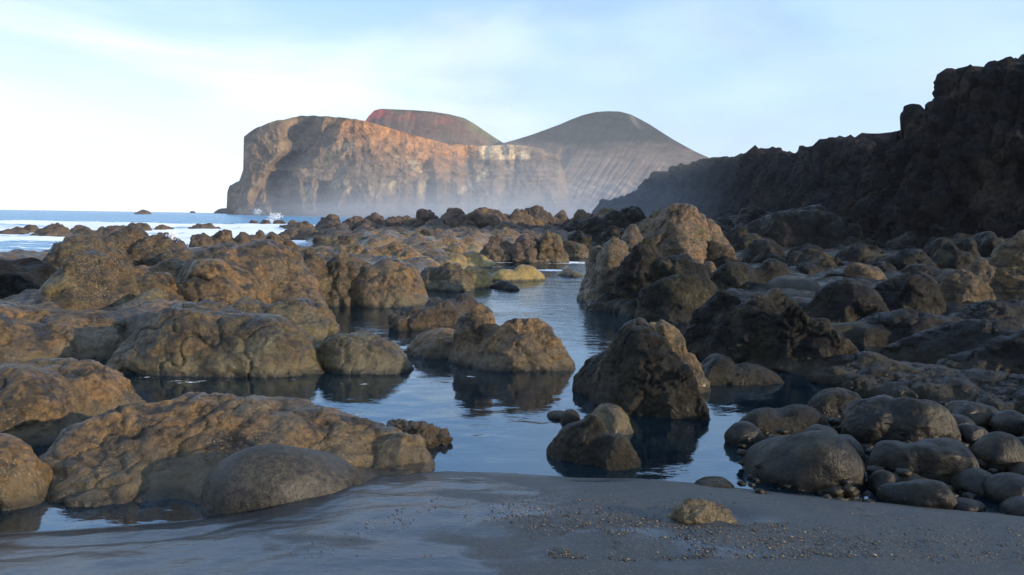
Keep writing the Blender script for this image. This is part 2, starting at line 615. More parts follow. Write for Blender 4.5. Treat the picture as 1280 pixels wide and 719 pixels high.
# ------------------------------------------------------------------ setting: rock shelf and sea bed
def poly_mask(X, Y, pts, soft):
    """1 inside the polygon, easing to 0 over soft metres"""
    P = np.array(pts)
    inside = np.zeros(X.shape, bool)
    dmin = np.full(X.shape, 1e9)
    for i in range(len(P)):
        a, b = P[i], P[(i + 1) % len(P)]
        cond = (a[1] > Y) != (b[1] > Y)
        with np.errstate(divide='ignore', invalid='ignore'):
            xi = (b[0] - a[0]) * (Y - a[1]) / (b[1] - a[1] + 1e-12) + a[0]
        inside ^= cond & (X < xi)
        ab = b - a
        t = np.clip(((X - a[0]) * ab[0] + (Y - a[1]) * ab[1]) / (ab @ ab + 1e-9), 0, 1)
        dmin = np.minimum(dmin, np.hypot(X - a[0] - t * ab[0], Y - a[1] - t * ab[1]))
    return np.where(inside, sstep(0, soft, dmin), 0.0)


def gp(*pts):
    return [ground(*p) for p in pts]


def polar(a0, a1, na, r0, r1, nr, power=True):
    A = np.radians(np.linspace(a0, a1, na))
    R = np.geomspace(r0, r1, nr)
    AA, RR = np.meshgrid(A, R, indexing='ij')
    return RR * np.sin(AA), RR * np.cos(AA), RR


SHELF = [
    (gp((-260, 452), (60, 452), (150, 458), (400, 455), (395, 392), (520, 375), (575, 352), (600, 338), (560, 322), (300, 322), (-260, 335)), 1.3, 0.95, 1.1),
    (gp((380, 322), (590, 326), (735, 318), (800, 300), (800, 288), (420, 284), (340, 300)), 5.0, 1.3, 2.2),
    (gp((965, 606), (935, 552), (1010, 520), (1090, 525), (1180, 530), (1420, 515), (1420, 655), (1100, 628)), 0.5, 0.5, 0.3),
    (gp((830, 390), (850, 335), (920, 312), (1500, 312), (1500, 450), (1230, 420), (1110, 402), (1000, 408), (900, 415)), 1.5, 0.84, 0.7),
    (gp((1000, 462), (1150, 455), (1500, 470), (1500, 512), (1230, 505), (1120, 492)), 0.6, 0.5, 0.3),
]


def shelf_z(X, Y):
    P = np.stack([X.ravel(), Y.ravel(), np.zeros(X.size)], 1)
    z = -0.5 + 0.05 * fbm(P * 0.9, 3).reshape(X.shape)
    r = fbm(P * 0.8 + 3, 5, 0.55).reshape(X.shape)
    for pts, soft, up, am in SHELF:
        m = poly_mask(X, Y, pts, soft)
        z = np.maximum(z, -0.5 + m * (up + am * 0.22 * r))
    # ground climbs towards the foot of the cliff
    foot = sstep(0, 10, X - (12.5 + Y * 0.12)) * sstep(26, 38, Y)
    z = np.maximum(z, -0.5 + foot * (1.6 + 0.6 * r))
    return z


X, Y, R = polar(-48, 48, 420, 3.0, 420, 420)
Z = shelf_z(X, Y)
V = np.stack([X, Y, Z], -1).reshape(-1, 3)
Qs = grid_faces(420, 420)
me = mesh_from('rock_shelf', V, Qs, [MATS['dark_rock'], MATS['brown_rock'], MATS['reef_rock'], MATS['ochre_rock']])
cx, cy = V[Qs].mean(1)[:, 0], V[Qs].mean(1)[:, 1]
cx = cx + 1.5 * gnoise(np.stack([cx * .3, cy * .3, cx * 0], 1))
me.polygons.foreach_set('material_index', np.where(cx > 0.05 * cy + 1.5, 0, np.where((cy > 35) & (cy < 48), 3, np.where(cy > 33, 2, 1))).astype(np.int32))
link('rock_shelf', me, kind='structure')
X, Y, R = polar(-180, 180, 91, 0.5, 2000, 30)
m, t, b = new_mat('seabed')
b.inputs['Base Color'].default_value = (0.05, 0.055, 0.05, 1)
b.inputs['Roughness'].default_value = 0.9
V = np.stack([X, Y, np.where(R < 30, -0.75, -3.0)], -1).reshape(-1, 3)
link('seabed', mesh_from('seabed', V, grid_faces(91, 30), [m]), kind='structure')

# ------------------------------------------------------------------ sand
SH = np.array([ground(*p) for p in ((-700, 690), (-200, 672), (0, 668), (130, 660), (250, 650), (330, 634), (420, 612), (480, 593), (560, 590), (640, 592),
                                    (720, 598), (800, 599), (860, 604), (960, 615), (1100, 629), (1280, 645), (1500, 668), (2000, 700))])
SH = SH[np.argsort(SH[:, 0])]
xs = np.concatenate([np.linspace(-40, -5, 50, endpoint=False), np.linspace(-5, 5, 420), np.linspace(5.1, 40, 50)])
dd = np.concatenate([np.linspace(-1.6, 0, 36, endpoint=False), np.geomspace(0.004, 3.6, 250), np.linspace(3.8, 60, 40)])
XX, DD = np.meshgrid(xs, dd, indexing='ij')
S = np.interp(XX, SH[:, 0], SH[:, 1])
YY = S - DD
P = np.stack([XX.ravel(), YY.ravel(), np.zeros(XX.size)], 1)
lump = 0.035 * fbm(P * 0.8, 3).reshape(XX.shape) + 0.010 * fbm(P * (3, 5, 1), 4).reshape(XX.shape)
# a shallow runnel at the left, and a scoured lip round the half-buried stone
run = np.exp(-((DD - 0.42 - 0.25 * (XX + 2.6)) / 0.10) ** 2) * sstep(-1.2, -1.9, XX)
sx, sy = ground(868, 655, 0.12)
rr = np.hypot(XX - sx, (YY - sy))
scour = -0.035 * np.exp(-((rr - 0.26) / 0.09) ** 2)
ZZ = np.where(DD > 0, 0.26 * (1 - np.exp(-np.maximum(DD, 0) / 0.9)) + lump * sstep(0, 0.5, DD) - 0.03 * run + scour,
              0.35 * DD * sstep(0, -0.5, DD) + 0.25 * DD)
ZZ = np.where(DD > 0, np.maximum(ZZ, 0.006), np.minimum(ZZ, -0.004))
m, t, b = new_mat('wet_black_sand')
g = N(t, 'ShaderNodeNewGeometry'); pos = g.outputs['Position']
grain = noise_n(t, pos, 75, 5, 0.8)
patch = noise_n(t, scaled(t, pos, (1, 1.8, 1), (4.4, 1.2, 0)), 1.25, 5, 0.55, 0.5)
spx = N(t, 'ShaderNodeSeparateXYZ'); L(t, pos, spx.inputs[0])
gritty = maprange(t, math_n(t, 'ADD', patch, math_n(t, 'MULTIPLY', spx.outputs[0], 0.11)), 0.42, 0.62)
c = mixc(t, gritty, (0.028, 0.034, 0.042), (0.026, 0.024, 0.020))
c = mixc(t, maprange(t, grain, 0.35, 0.7), mixc(t, 0.75, c, (0.012, 0.011, 0.010)), c)
vo = N(t, 'ShaderNodeTexVoronoi'); vo.inputs['Scale'].default_value = 150; L(t, pos, vo.inputs['Vector'])
rnd = N(t, 'ShaderNodeSeparateColor'); L(t, vo.outputs['Color'], rnd.inputs[0])
pale = math_n(t, 'MULTIPLY', maprange(t, rnd.outputs[0], 0.88, 0.93), gritty)
c = mixc(t, pale, c, (0.085, 0.066, 0.045))
L(t, c, b.inputs['Base Color'])
L(t, maprange(t, gritty, 0, 1, 0.24, 0.55), b.inputs['Roughness'])
b.inputs['Specular IOR Level'].default_value = 0.8; b.inputs['Specular Tint'].default_value = (0.72, 0.88, 1.0, 1)
bp = N(t, 'ShaderNodeBump'); bp.inputs['Strength'].default_value = 1.0
hh = math_n(t, 'MULTIPLY', grain, maprange(t, gritty, 0, 1, 0.0005, 0.008))
hh = math_n(t, 'MULTIPLY_ADD', noise_n(t, scaled(t, pos, (1, 2.2, 1)), 9, 4, 0.6), 0.006, hh)
L(t, hh, bp.inputs['Height']); bp.inputs['Distance'].default_value = 1.0
L(t, bp.outputs[0], b.inputs['Normal'])
link('sand', mesh_from('sand', np.stack([XX, YY, ZZ], -1).reshape(-1, 3), grid_faces(len(xs), len(dd), True), [m]), kind='structure')
SAND = (xs, dd, ZZ)


def sand_z(x, y):
    s = np.interp(x, SH[:, 0], SH[:, 1]); d = s - y
    i = min(len(xs) - 1, max(0, int(np.searchsorted(xs, x)))); j = min(len(dd) - 1, max(0, int(np.searchsorted(dd, d))))
    return float(ZZ[i, j])


# gravel grains lying on the sand: too many to count
rs = np.random.RandomState(4)
oct_v = np.array([(1, 0, 0), (-1, 0, 0), (0, 1, 0), (0, -1, 0), (0, 0, 1), (0, 0, -1)], float)
oct_f = np.array([(0, 2, 4), (2, 1, 4), (1, 3, 4), (3, 0, 4), (2, 0, 5), (1, 2, 5), (3, 1, 5), (0, 3, 5)])
gv, gf = [], []
nG = 0
for i in range(11000):
    px = rs.normal(770, 140) if i % 4 else rs.uniform(600, 1280); py = 719 - abs(rs.normal(0, 42))
    if py < 608 or px < 330 + (719 - py) * 2.2: continue
    x, y = ground(px, py, 0.15)
    P1 = np.array([[x, y, 0.0]])
    if gnoise(P1 * 1.6)[0] + 0.4 * gnoise(P1 * 6)[0] < -0.30 + rs.rand() * 0.45 : continue
    r = rs.uniform(0.0022, 0.0055) * (1.8 if rs.rand() < 0.06 else 1)
    vv = oct_v * r * rs.uniform(0.7, 1.3, (6, 1)) * (1.2, 1, 0.7)
    a = rs.rand() * 6.28
    vv = np.stack([vv[:, 0] * math.cos(a) - vv[:, 1] * math.sin(a), vv[:, 0] * math.sin(a) + vv[:, 1] * math.cos(a), vv[:, 2]], 1)
    gv.append(vv + (x, y, sand_z(x, y) + r * 0.3)); gf.append(oct_f + nG * 6); nG += 1
m, t, b = new_mat('gravel')
g = N(t, 'ShaderNodeNewGeometry')
cr = N(t, 'ShaderNodeValToRGB')
cr.color_ramp.elements[0].color = (0.02, 0.018, 0.016, 1); cr.color_ramp.elements[1].color = (0.30, 0.23, 0.14, 1)
cr.color_ramp.elements[0].position = 0.35
e = cr.color_ramp.elements.new(0.75); e.color = (0.09, 0.07, 0.05, 1)
L(t, g.outputs['Random Per Island'], cr.inputs[0]); L(t, cr.outputs[0], b.inputs['Base Color'])
b.inputs['Roughness'].default_value = 0.35
me = mesh_from('gravel', np.concatenate(gv), np.concatenate(gf), [m], smooth=True)
link('gravel', me, (0, 0, 0), 'coarse brown gravel scattered over the wet black sand', 'gravel', kind='stuff')

# ------------------------------------------------------------------ water
NA, NR = 560, 520
A = np.radians(np.linspace(-46, 46, NA)); Rr = np.geomspace(2.6, 2000, NR)
AA, RR = np.meshgrid(A, Rr, indexing='ij')
X, Y = RR * np.sin(AA), RR * np.cos(AA)
P = np.stack([X.ravel(), Y.ravel(), np.zeros(X.size)], 1)
open_sea = np.maximum(sstep(36, 46, RR) * sstep(-10, -16, X + 0.0 * Y), sstep(90, 130, Y))
open_sea = open_sea.ravel()
Rf = RR.ravel()
res = Rf * 0.012                                            # mesh spacing
swell = fbm(P * (0.03, 0.085, 1) + 5, 3, 0.5) * 0.22 * np.clip(6 / (res + 1), 0, 1)
chop = fbm(P * (0.22, 0.45, 1) + 1, 3, 0.55) * 0.09 * (res < 1.5)
# two lines of breakers along the reef
bl = np.zeros(len(P))
warpn = gnoise(P * (0.05, 0.02, 1)) * 5
for yb, hgt, wd in ((52, 0.35, 2.2), (70, 0.5, 2.8), (98, 0.95, 3.5)):
    bl += hgt * np.exp(-((P[:, 1] - yb - warpn) / wd) ** 2) * (0.6 + 0.5 * gnoise(P * (0.07, 0.05, 1) + yb))
z = open_sea * (swell + chop + bl) + (1 - open_sea) * 0.004 * fbm(P * (2.2, 3.5, 1), 2)
fo = fbm(P * (0.10, 0.22, 1) + 2, 4, 0.6)
surf = sstep(40, 50, P[:, 1]) * (1 - sstep(110, 170, P[:, 1])) * open_sea
# the ochre shelf also has white water at the head of the pool
foam = surf * np.clip(0.70 + 0.16 * fo + bl * 0.5, 0, 1)
foam = np.maximum(foam, open_sea * sstep(30, 40, P[:, 1]) * (1 - sstep(40, 52, P[:, 1])) * np.clip(0.57 + 0.16 * fo, 0, 1))
foam = np.maximum(foam, open_sea * sstep(0.75, 1.1, fbm(P * (0.012, 0.03, 1) + 8, 3)) * 0.55 * (P[:, 1] < 700))
foam = np.maximum(foam, 0.9 * np.exp(-((P[:, 1] - 640) / 30) ** 2) * np.clip(fbm(P * (0.02, 0.05, 1) + 3, 3) + 0.3, 0, 1) * (P[:, 0] < -90))


def blob(px, py, rx, ry, s):
    x, y = ground(px, py)
    global foam
    foam = np.maximum(foam, s * np.exp(-((P[:, 0] - x) / rx) ** 2 - ((P[:, 1] - y) / ry) ** 2))


for px, py, rx, ry, s in ((235, 477, 0.75, 0.16, 0.50), (180, 473, 0.5, 0.2, 0.46), (300, 474, 0.6, 0.15, 0.44), (465, 480, 0.45, 0.2, 0.42), (60, 456, 1.2, 0.25, 0.5),
                          (360, 475, 0.5, 0.2, 0.42),
                          (620, 327, 2.2, 1.2, 0.8), (700, 328, 2.6, 1.5, 0.7), (690, 338, 1.0, 0.8, 0.75), (600, 333, 1.5, 1.2, 0.6), (735, 480, 0.3, 0.3, 0.3),
                          (470, 372, 1.0, 0.5, 0.42), (690, 455, 0.4, 0.2, 0.42), (600, 470, 0.7, 0.15, 0.42), (525, 445, 0.4, 0.5, 0.44)):
    blob(px, py, rx, ry, s)
m, t, b = new_mat('sea_water')
for n in list(t.nodes):
    if n.type != 'OUTPUT_MATERIAL': t.nodes.remove(n)
out = [n for n in t.nodes if n.type == 'OUTPUT_MATERIAL'][0]
g = N(t, 'ShaderNodeNewGeometry'); pos = g.outputs['Position']
af = N(t, 'ShaderNodeAttribute', attribute_name='foam'); ad = N(t, 'ShaderNodeAttribute', attribute_name='open_sea')
rip = noise_n(t, scaled(t, pos, (1.0, 1.7, 1)), 3.2, 3, 0.5, 0.3)
rip2 = noise_n(t, scaled(t, pos, (1.0, 2.2, 1), (3, 3, 0)), 11, 2, 0.5, 0.2)
calm = maprange(t, noise_n(t, scaled(t, pos, (0.5, 1, 1)), 0.5, 2), 0.35, 0.65, 0.35, 1.0)
sy_ = N(t, 'ShaderNodeSeparateXYZ'); L(t, pos, sy_.inputs[0])
farther = maprange(t, sy_.outputs[1], 7.0, 22.0, 0.35, 1.5)
h1 = math_n(t, 'MULTIPLY', math_n(t, 'MULTIPLY_ADD', rip, 0.014, math_n(t, 'MULTIPLY', rip2, 0.003)), math_n(t, 'MULTIPLY', calm, farther))
seaw = noise_n(t, scaled(t, pos, (1, 1.8, 1)), 0.45, 5, 0.6)
h2 = math_n(t, 'MULTIPLY', math_n(t, 'MULTIPLY', seaw, 0.75), ad.outputs['Fac'])
hh = math_n(t, 'ADD', h1, h2)
bp = N(t, 'ShaderNodeBump'); bp.inputs['Strength'].default_value = 1.0; bp.inputs['Distance'].default_value = 1.0
L(t, hh, bp.inputs['Height'])
gl = N(t, 'ShaderNodeBsdfGlossy'); gl.inputs['Roughness'].default_value = 0.03; gl.inputs['Color'].default_value = (0.80, 0.92, 1.0, 1); L(t, bp.outputs[0], gl.inputs['Normal'])
L(t, maprange(t, ad.outputs['Fac'], 0, 1, 0.03, 0.15), gl.inputs['Roughness'])
tr = N(t, 'ShaderNodeBsdfTransparent'); tr.inputs['Color'].default_value = (0.40, 0.42, 0.38, 1)
body = N(t, 'ShaderNodeBsdfDiffuse'); body.inputs['Color'].default_value = (0.05, 0.22, 0.38, 1)
fr = N(t, 'ShaderNodeFresnel'); fr.inputs['IOR'].default_value = 2.6; L(t, bp.outputs[0], fr.inputs['Normal'])
mb = N(t, 'ShaderNodeMixShader'); L(t, math_n(t, 'MULTIPLY_ADD', ad.outputs['Fac'], 0.96, 0.04), mb.inputs[0]); L(t, tr.outputs[0], mb.inputs[1]); L(t, body.outputs[0], mb.inputs[2])
ms = N(t, 'ShaderNodeMixShader'); L(t, fr.outputs[0], ms.inputs[0]); L(t, mb.outputs[0], ms.inputs[1]); L(t, gl.outputs[0], ms.inputs[2])
fd = N(t, 'ShaderNodeBsdfDiffuse'); fd.inputs['Color'].default_value = (0.85, 0.87, 0.88, 1)
nearf = noise_n(t, scaled(t, pos, (1, 2.0, 1)), 5.5, 3, 0.6)
farf = math_n(t, 'MULTIPLY_ADD', noise_n(t, scaled(t, pos, (0.30, 0.8, 1)), 0.55, 8, 0.72, 0.8), 2.4, -0.72)
fnm = N(t, 'ShaderNodeMix', data_type='FLOAT'); L(t, ad.outputs['Fac'], fnm.inputs[0]); L(t, nearf, fnm.inputs[2]); L(t, farf, fnm.inputs[3])
thr = math_n(t, 'SUBTRACT', 1.0, af.outputs['Fac'])
fm = maprange(t, math_n(t, 'SUBTRACT', fnm.outputs[0], thr), -0.02, 0.10)
mf = N(t, 'ShaderNodeMixShader'); L(t, fm, mf.inputs[0]); L(t, ms.outputs[0], mf.inputs[1]); L(t, fd.outputs[0], mf.inputs[2])
L(t, mf.outputs[0], out.inputs['Surface'])
V = np.stack([P[:, 0], P[:, 1], z], 1)
link('sea', mesh_from('sea', V, grid_faces(NA, NR), [m], attrs={'foam': ('FLOAT', foam), 'open_sea': ('FLOAT', open_sea)}), kind='structure')


# ------------------------------------------------------------------ far hills and headland
def lerp_pts(pts):
    a = np.array(pts, float)
    return lambda x: np.interp(x, a[:, 0], a[:, 1])


def at_v(px, py, Y):
    a = np.stack([(px - 640) / F, (359.5 - py) / F, -np.ones_like(px)], -1)
    Mn = np.array(M3)
    d = a @ Mn.T
    return np.stack([d[..., 0] / d[..., 1] * Y, Y, CZ + d[..., 2] / d[..., 1] * Y], -1)


def hill_material(name, s, rough_amt=1.0):
    m, t, b = new_mat(name)
    a = N(t, 'ShaderNodeAttribute', attribute_name='Col')
    g = N(t, 'ShaderNodeNewGeometry'); pos = g.outputs['Position']
    n1 = noise_n(t, scaled(t, pos, (1, 1, 1.1)), 0.06 * s, 8, 0.72, 0.3)
    n2 = noise_n(t, scaled(t, pos, (1, 1, 0.35)), 0.35 * s, 5, 0.7)
    gr = math_n(t, 'MULTIPLY', maprange(t, n1, 0.3, 0.7, 0.6, 1.45), maprange(t, n2, 0.3, 0.7, 0.8, 1.25))
    mm = N(t, 'ShaderNodeVectorMath', operation='SCALE'); L(t, a.outputs['Color'], mm.inputs[0]); L(t, gr, mm.inputs['Scale'])
    L(t, mm.outputs[0], b.inputs['Base Color'])
    b.inputs['Roughness'].default_value = 0.95
    b.inputs['Specular IOR Level'].default_value = 0.1
    bp = N(t, 'ShaderNodeBump'); bp.inputs['Strength'].default_value = 0.7 * rough_amt; bp.inputs['Distance'].default_value = 1
    L(t, math_n(t, 'MULTIPLY', math_n(t, 'ADD', n1, math_n(t, 'MULTIPLY', n2, 0.35)), 9 / s), bp.inputs['Height'])
    L(t, bp.outputs[0], b.inputs['Normal'])
    return m


def blend(C, m, col):
    return C + (np.array(col) - C) * m[..., None]


def close_back(V, depth):
    """carry the crest back and down so that the hill is a solid"""
    top = V[:, -1:]
    rows = [V]
    for k, (dy, dz) in enumerate(((0.25, 1.0), (0.6, 0.8), (1.0, -0.02))):
        r = top.copy()
        r[..., 1] += depth * dy; r[..., 0] *= (1 + depth * dy / top[..., 1] * 0.8)
        r[..., 2] = top[..., 2] * dz - (0 if dz > 0 else 2)
        rows.append(r)
    return np.concatenate(rows, 1)


# headland cliff
HS = lerp_pts([(283, 266), (284, 240), (287, 232), (299, 226), (304, 212), (302, 185), (303.5, 172), (309, 168), (318, 161), (330, 156), (340, 152), (362, 148), (376, 144.5),
               (400, 145), (430, 147), (455, 151), (480, 158), (520, 170), (560, 180), (600, 182.5), (640, 181), (672, 184), (698, 196), (706, 218), (712, 245), (718, 268)])
na, nb = 480, 150
px = np.linspace(283, 718, na)[:, None] * np.ones((1, nb))
tt = np.ones((na, 1)) * np.linspace(0, 1, nb)[None]
py = 268.5 + (HS(px) + 1.1 * gnoise(np.stack([px.ravel() / 9, 0 * px.ravel(), 0 * px.ravel()], 1)).reshape(px.shape) - 268.5) * tt
D = 660 + 95 * tt ** 1.3 + 60 * np.clip((318 - px) / 35, 0, 1) ** 2 - 20 * np.exp(-((px - 470) / 60) ** 2) * (1 - tt)
D += 60 * sstep(500, 700, px) * tt


def scarp(px, py, line, W, wd, amp, y0, y1, soft=10):
    ln = np.array(line, float)
    xs_ = np.interp(py, ln[:, 0], ln[:, 1])
    u = px - xs_
    s = np.where(u < -wd, sstep(0, 0.55, (u + W + wd) / W), np.clip(-u / wd, 0, 1))
    return amp * s * sstep(y0 - soft, y0 + 1, py) * (1 - sstep(y1, y1 + soft, py))


wx = px + 3.0 * gnoise(np.stack([px.ravel() / 14, py.ravel() / 14, 0 * px.ravel()], 1)).reshape(px.shape)
D += scarp(wx, py, [(140, 404), (195, 400), (205, 385), (262, 338)], 40, 13, 44, 120, 204)
D += scarp(wx, py, [(185, 392), (205, 378), (262, 338)], 30, 13, 17, 196, 300)
D += scarp(wx, py, [(215, 372), (262, 378)], 32, 12, 30, 222, 300, 14)
D += scarp(wx, py, [(215, 420), (262, 416)], 16, 9, 17, 232, 300, 8)
D += scarp(wx, py, [(190, 541), (262, 548)], 18, 7, 13, 205, 300, 12)
D += scarp(wx, py, [(145, 434), (190, 410)], 18, 9, 15, 120, 172, 18)
D += scarp(wx, py, [(180, 634), (210, 636)], 8, 4, 7, 160, 206, 4)
D += scarp(wx, py, [(180, 614), (210, 612)], 8, 3, 5, 160, 206, 4)
D += scarp(wx, py, [(180, 590), (268, 600)], 16, 6, 7, 196, 300, 12)
D += scarp(wx, py, [(180, 655), (268, 640)], 18, 7, 9, 200, 300, 12)
Pn = np.stack([px.ravel(), py.ravel() * 0.85, 0 * px.ravel()], 1)
D += (fbm(Pn / 22 + 4, 5, 0.55, True).reshape(px.shape) - 0.8) * -3.6 * sstep(0.0, 0.1, tt)
D += fbm(Pn / 60, 3).reshape(px.shape) * 8
V = at_v(px, py, D)
qn = lambda sx, sy, o=0: fbm(np.stack([px.ravel() / sx + o, py.ravel() / sy, 0 * px.ravel()], 1), 4, 0.6).reshape(px.shape)
C = np.zeros(px.shape + (3,)) + np.array((0.165, 0.118, 0.076))
C = blend(C, sstep(-0.1, 0.6, qn(30, 18)), (0.21, 0.15, 0.095))
rim = np.clip((py - HS(px)), 0, 100)
C = blend(C, sstep(26, 4, rim - qn(12, 8) * 7) * sstep(405, 440, px) * (1 - sstep(575, 610, px)), (0.50, 0.22, 0.075))
C = blend(C, sstep(60, 15, rim - qn(12, 8) * 9) * sstep(410, 440, px) * (1 - sstep(560, 600, px)) * 0.75, (0.38, 0.185, 0.075))
C = blend(C, 0.8 * sstep(0.1, 0.6, qn(9, 14, 4)) * sstep(12, 2, np.abs(py - 233 - 8 * qn(30, 30, 8))) * sstep(370, 385, px) * (1 - sstep(530, 545, px)), (0.42, 0.33, 0.17))
C = blend(C, 0.9 * sstep(0.0, 0.45, qn(8, 5, 2)) * sstep(13, 3, np.abs(py - (196 + (px - 490) * 0.45))) * sstep(488, 500, px) * (1 - sstep(530, 548, px)), (0.52, 0.42, 0.22))
C = blend(C, 0.9 * sstep(-0.2, 0.35, qn(8, 8, 12)) * sstep(8, 2, np.abs(py - (240 - (px - 575) * 0.75))) * sstep(565, 578, px) * (1 - sstep(610, 620, px)), (0.46, 0.38, 0.22))
C = blend(C, sstep(4, 1, np.abs(py - 190) - 7) * sstep(596, 602, px) * (1 - sstep(658, 668, px)) * (0.45 + 0.5 * sstep(-0.5, 0.5, qn(5, 20, 3))), (0.62, 0.46, 0.27))
C = blend(C, 0.8 * np.exp(-((px - 438) / 9) ** 2 - ((py - 183) / 5) ** 2), (0.45, 0.33, 0.2))
C = blend(C, 0.7 * np.exp(-((px - 412 - (197 - py) * 1.2) / 6) ** 2 - ((py - 198) / 7) ** 2), (0.085, 0.13, 0.045))
C = blend(C, 0.5 * np.exp(-((px - 335) / 30) ** 2 - ((py - 180 - (340 - px) * 0.3) / 8) ** 2) * sstep(-.2, .5, qn(7, 7)), (0.34, 0.22, 0.1))
C = blend(C, 0.5 * sstep(0.1, 0.5, np.sin((py + 3 * qn(40, 30)) * 1.1 + px * 0.02)) * sstep(560, 600, px) * sstep(204, 212, py), (0.27, 0.21, 0.145))
C = blend(C, 0.45 * sstep(0.0, 0.5, np.sin((py + 4 * qn(40, 30, 5) - (px - 400) * 0.25) * 0.75)) * sstep(-.3, .3, qn(20, 12, 6)) * (1 - sstep(560, 600, px)) * sstep(165, 180, py), (0.26, 0.19, 0.11))
C = blend(C, 0.5 * sstep(0.15, 0.6, qn(16, 9, 16)), (0.07, 0.055, 0.042))
C = blend(C, sstep(3.5, 0.5, rim) * (1 - sstep(430, 450, px)), (0.12, 0.115, 0.06))
V2 = close_back(V, 160)
C2 = np.concatenate([C, np.repeat(C[:, -1:], 3, 1)], 1)
MH = hill_material('headland_rock', 1.0)
col4 = lambda C: np.concatenate([C.reshape(-1, 3), np.ones((C.size // 3, 1))], 1)
link('headland', mesh_from('headland', V2.reshape(-1, 3), grid_faces(na, nb + 3), [MH], attrs={'Col': ('FLOAT_COLOR', col4(C2))}), kind='structure')

# cinder cone behind, at the left
CS = lerp_pts([(440, 190), (448, 160), (456, 152), (461, 145), (468, 138), (476, 136), (500, 137), (520, 138), (540, 139.5), (562, 143), (580, 147.5), (592, 154), (605, 163), (617, 171), (628, 178), (650, 190)])
na, nb = 160, 60
px = np.linspace(440, 650, na)[:, None] * np.ones((1, nb)); tt = np.ones((na, 1)) * np.linspace(0, 1, nb)[None]
py = 215 + (CS(px) - 215) * tt
D = 940 + 150 * tt ** 0.8 + 60 * ((px - 520) / 100) ** 2 * 0.5
gul = fbm(np.stack([px.ravel() / 9 + py.ravel() / 40, py.ravel() / 60, 0 * px.ravel()], 1), 4, 0.5, True).reshape(px.shape)
D += -1.2 * gul - 26 * sstep(600, 640, px)
V = at_v(px, py, D)
qn = lambda sx, sy, o=0: fbm(np.stack([px.ravel() / sx + o, py.ravel() / sy, 0 * px.ravel()], 1), 4, 0.6).reshape(px.shape)
rim = py - CS(px)
C = np.zeros(px.shape + (3,)) + np.array((0.125, 0.075, 0.05))
C = blend(C, sstep(-0.3, 0.6, qn(30, 14)) * 0.6, (0.095, 0.08, 0.05))
C = blend(C, sstep(15, 3, rim + 3 * qn(8, 6)) * (1 - sstep(476, 492, px)), (0.42, 0.085, 0.06))
C = blend(C, 0.6 * sstep(9, 2, np.abs(rim - 9) + 3 * qn(9, 9)) * sstep(478, 490, px) * (1 - sstep(550, 590, px)) * sstep(-.4, .3, qn(14, 9, 7)), (0.22, 0.075, 0.05))
C = blend(C, sstep(3, 0.5, rim) * sstep(470, 480, px), (0.08, 0.095, 0.05))
C = blend(C, sstep(16, 3, rim + 2 * qn(8, 8)) * sstep(568, 596, px), (0.13, 0.125, 0.06))
V2 = close_back(V, 200)
C2 = np.concatenate([C, np.repeat(C[:, -1:], 3, 1)], 1)
MC = hill_material('cinder', 1.0, 0.4)
link('hill', mesh_from('hill', V2.reshape(-1, 3), grid_faces(na, nb + 3), [MC], attrs={'Col': ('FLOAT_COLOR', col4(C2))}), kind='structure')

# the taller cone at the right with its long flank down to the shore
RS = lerp_pts([(560, 196), (600, 187), (625, 180), (645, 174.5), (660, 170), (680, 163), (700, 155.5), (715, 149), (730, 143.5), (745, 140), (760, 139), (775, 139.5), (788, 143),
               (800, 149), (812, 155.5), (825, 164), (840, 173.5), (855, 182), (870, 190), (886, 197), (905, 203), (930, 212), (990, 240)])
na, nb = 360, 170
px = np.linspace(560, 990, na)[:, None] * np.ones((1, nb)); tt = np.ones((na, 1)) * np.linspace(0, 1, nb)[None]
py = 271 + (RS(px) - 271) * tt
el = 271 - py
D = 715 + 430 * (el / 132) ** 1.15 + 0.0006 * (px - 745) ** 2 * sstep(20, 80, el)
D += 95 * sstep(790, 850, px) * sstep(160, 140, py)
wx = px + 2 * gnoise(np.stack([px.ravel() / 10, py.ravel() / 10, 0 * px.ravel()], 1)).reshape(px.shape)
D += scarp(wx, py, [(185, 717), (200, 711), (212, 706), (228, 696), (250, 688), (270, 684)], 12, 7, 15, 192, 300, 10)
gx = (px - 745) / (0.35 + el / 132 * 0.3) * 0.03
gul = fbm(np.stack([(px.ravel() + py.ravel() * 0.7) / 14, py.ravel() / 90, 0 * px.ravel()], 1), 4, 0.5, True).reshape(px.shape)
D += -5.0 * gul * sstep(0.75, 0.45, tt) - 1.5 * gul
lowc = sstep(222, 250, py - (px - 740) * 0.12)
D += 14 * lowc * (sstep(0.0, 0.8, fbm(np.stack([px.ravel() / 16 + py.ravel() / 30, py.ravel() / 26, 0 * px.ravel()], 1), 4, 0.6).reshape(px.shape)))
V = at_v(px, py, D)
qn = lambda sx, sy, o=0: fbm(np.stack([px.ravel() / sx + o, py.ravel() / sy, 0 * px.ravel()], 1), 4, 0.6).reshape(px.shape)
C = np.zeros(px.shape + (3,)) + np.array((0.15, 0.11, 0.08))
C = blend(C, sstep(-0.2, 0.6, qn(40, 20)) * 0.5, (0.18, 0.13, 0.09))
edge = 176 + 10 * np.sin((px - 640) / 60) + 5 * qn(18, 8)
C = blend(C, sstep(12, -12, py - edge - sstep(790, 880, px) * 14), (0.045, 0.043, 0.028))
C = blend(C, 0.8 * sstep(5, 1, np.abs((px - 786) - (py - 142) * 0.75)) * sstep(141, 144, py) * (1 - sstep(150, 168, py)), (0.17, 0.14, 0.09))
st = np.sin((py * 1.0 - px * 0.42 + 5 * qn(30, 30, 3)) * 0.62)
C = blend(C, 0.6 * sstep(0.2, 0.8, st) * sstep(215, 235, py) * sstep(690, 720, px) * (1 - sstep(800, 830, px)), (0.33, 0.27, 0.2))
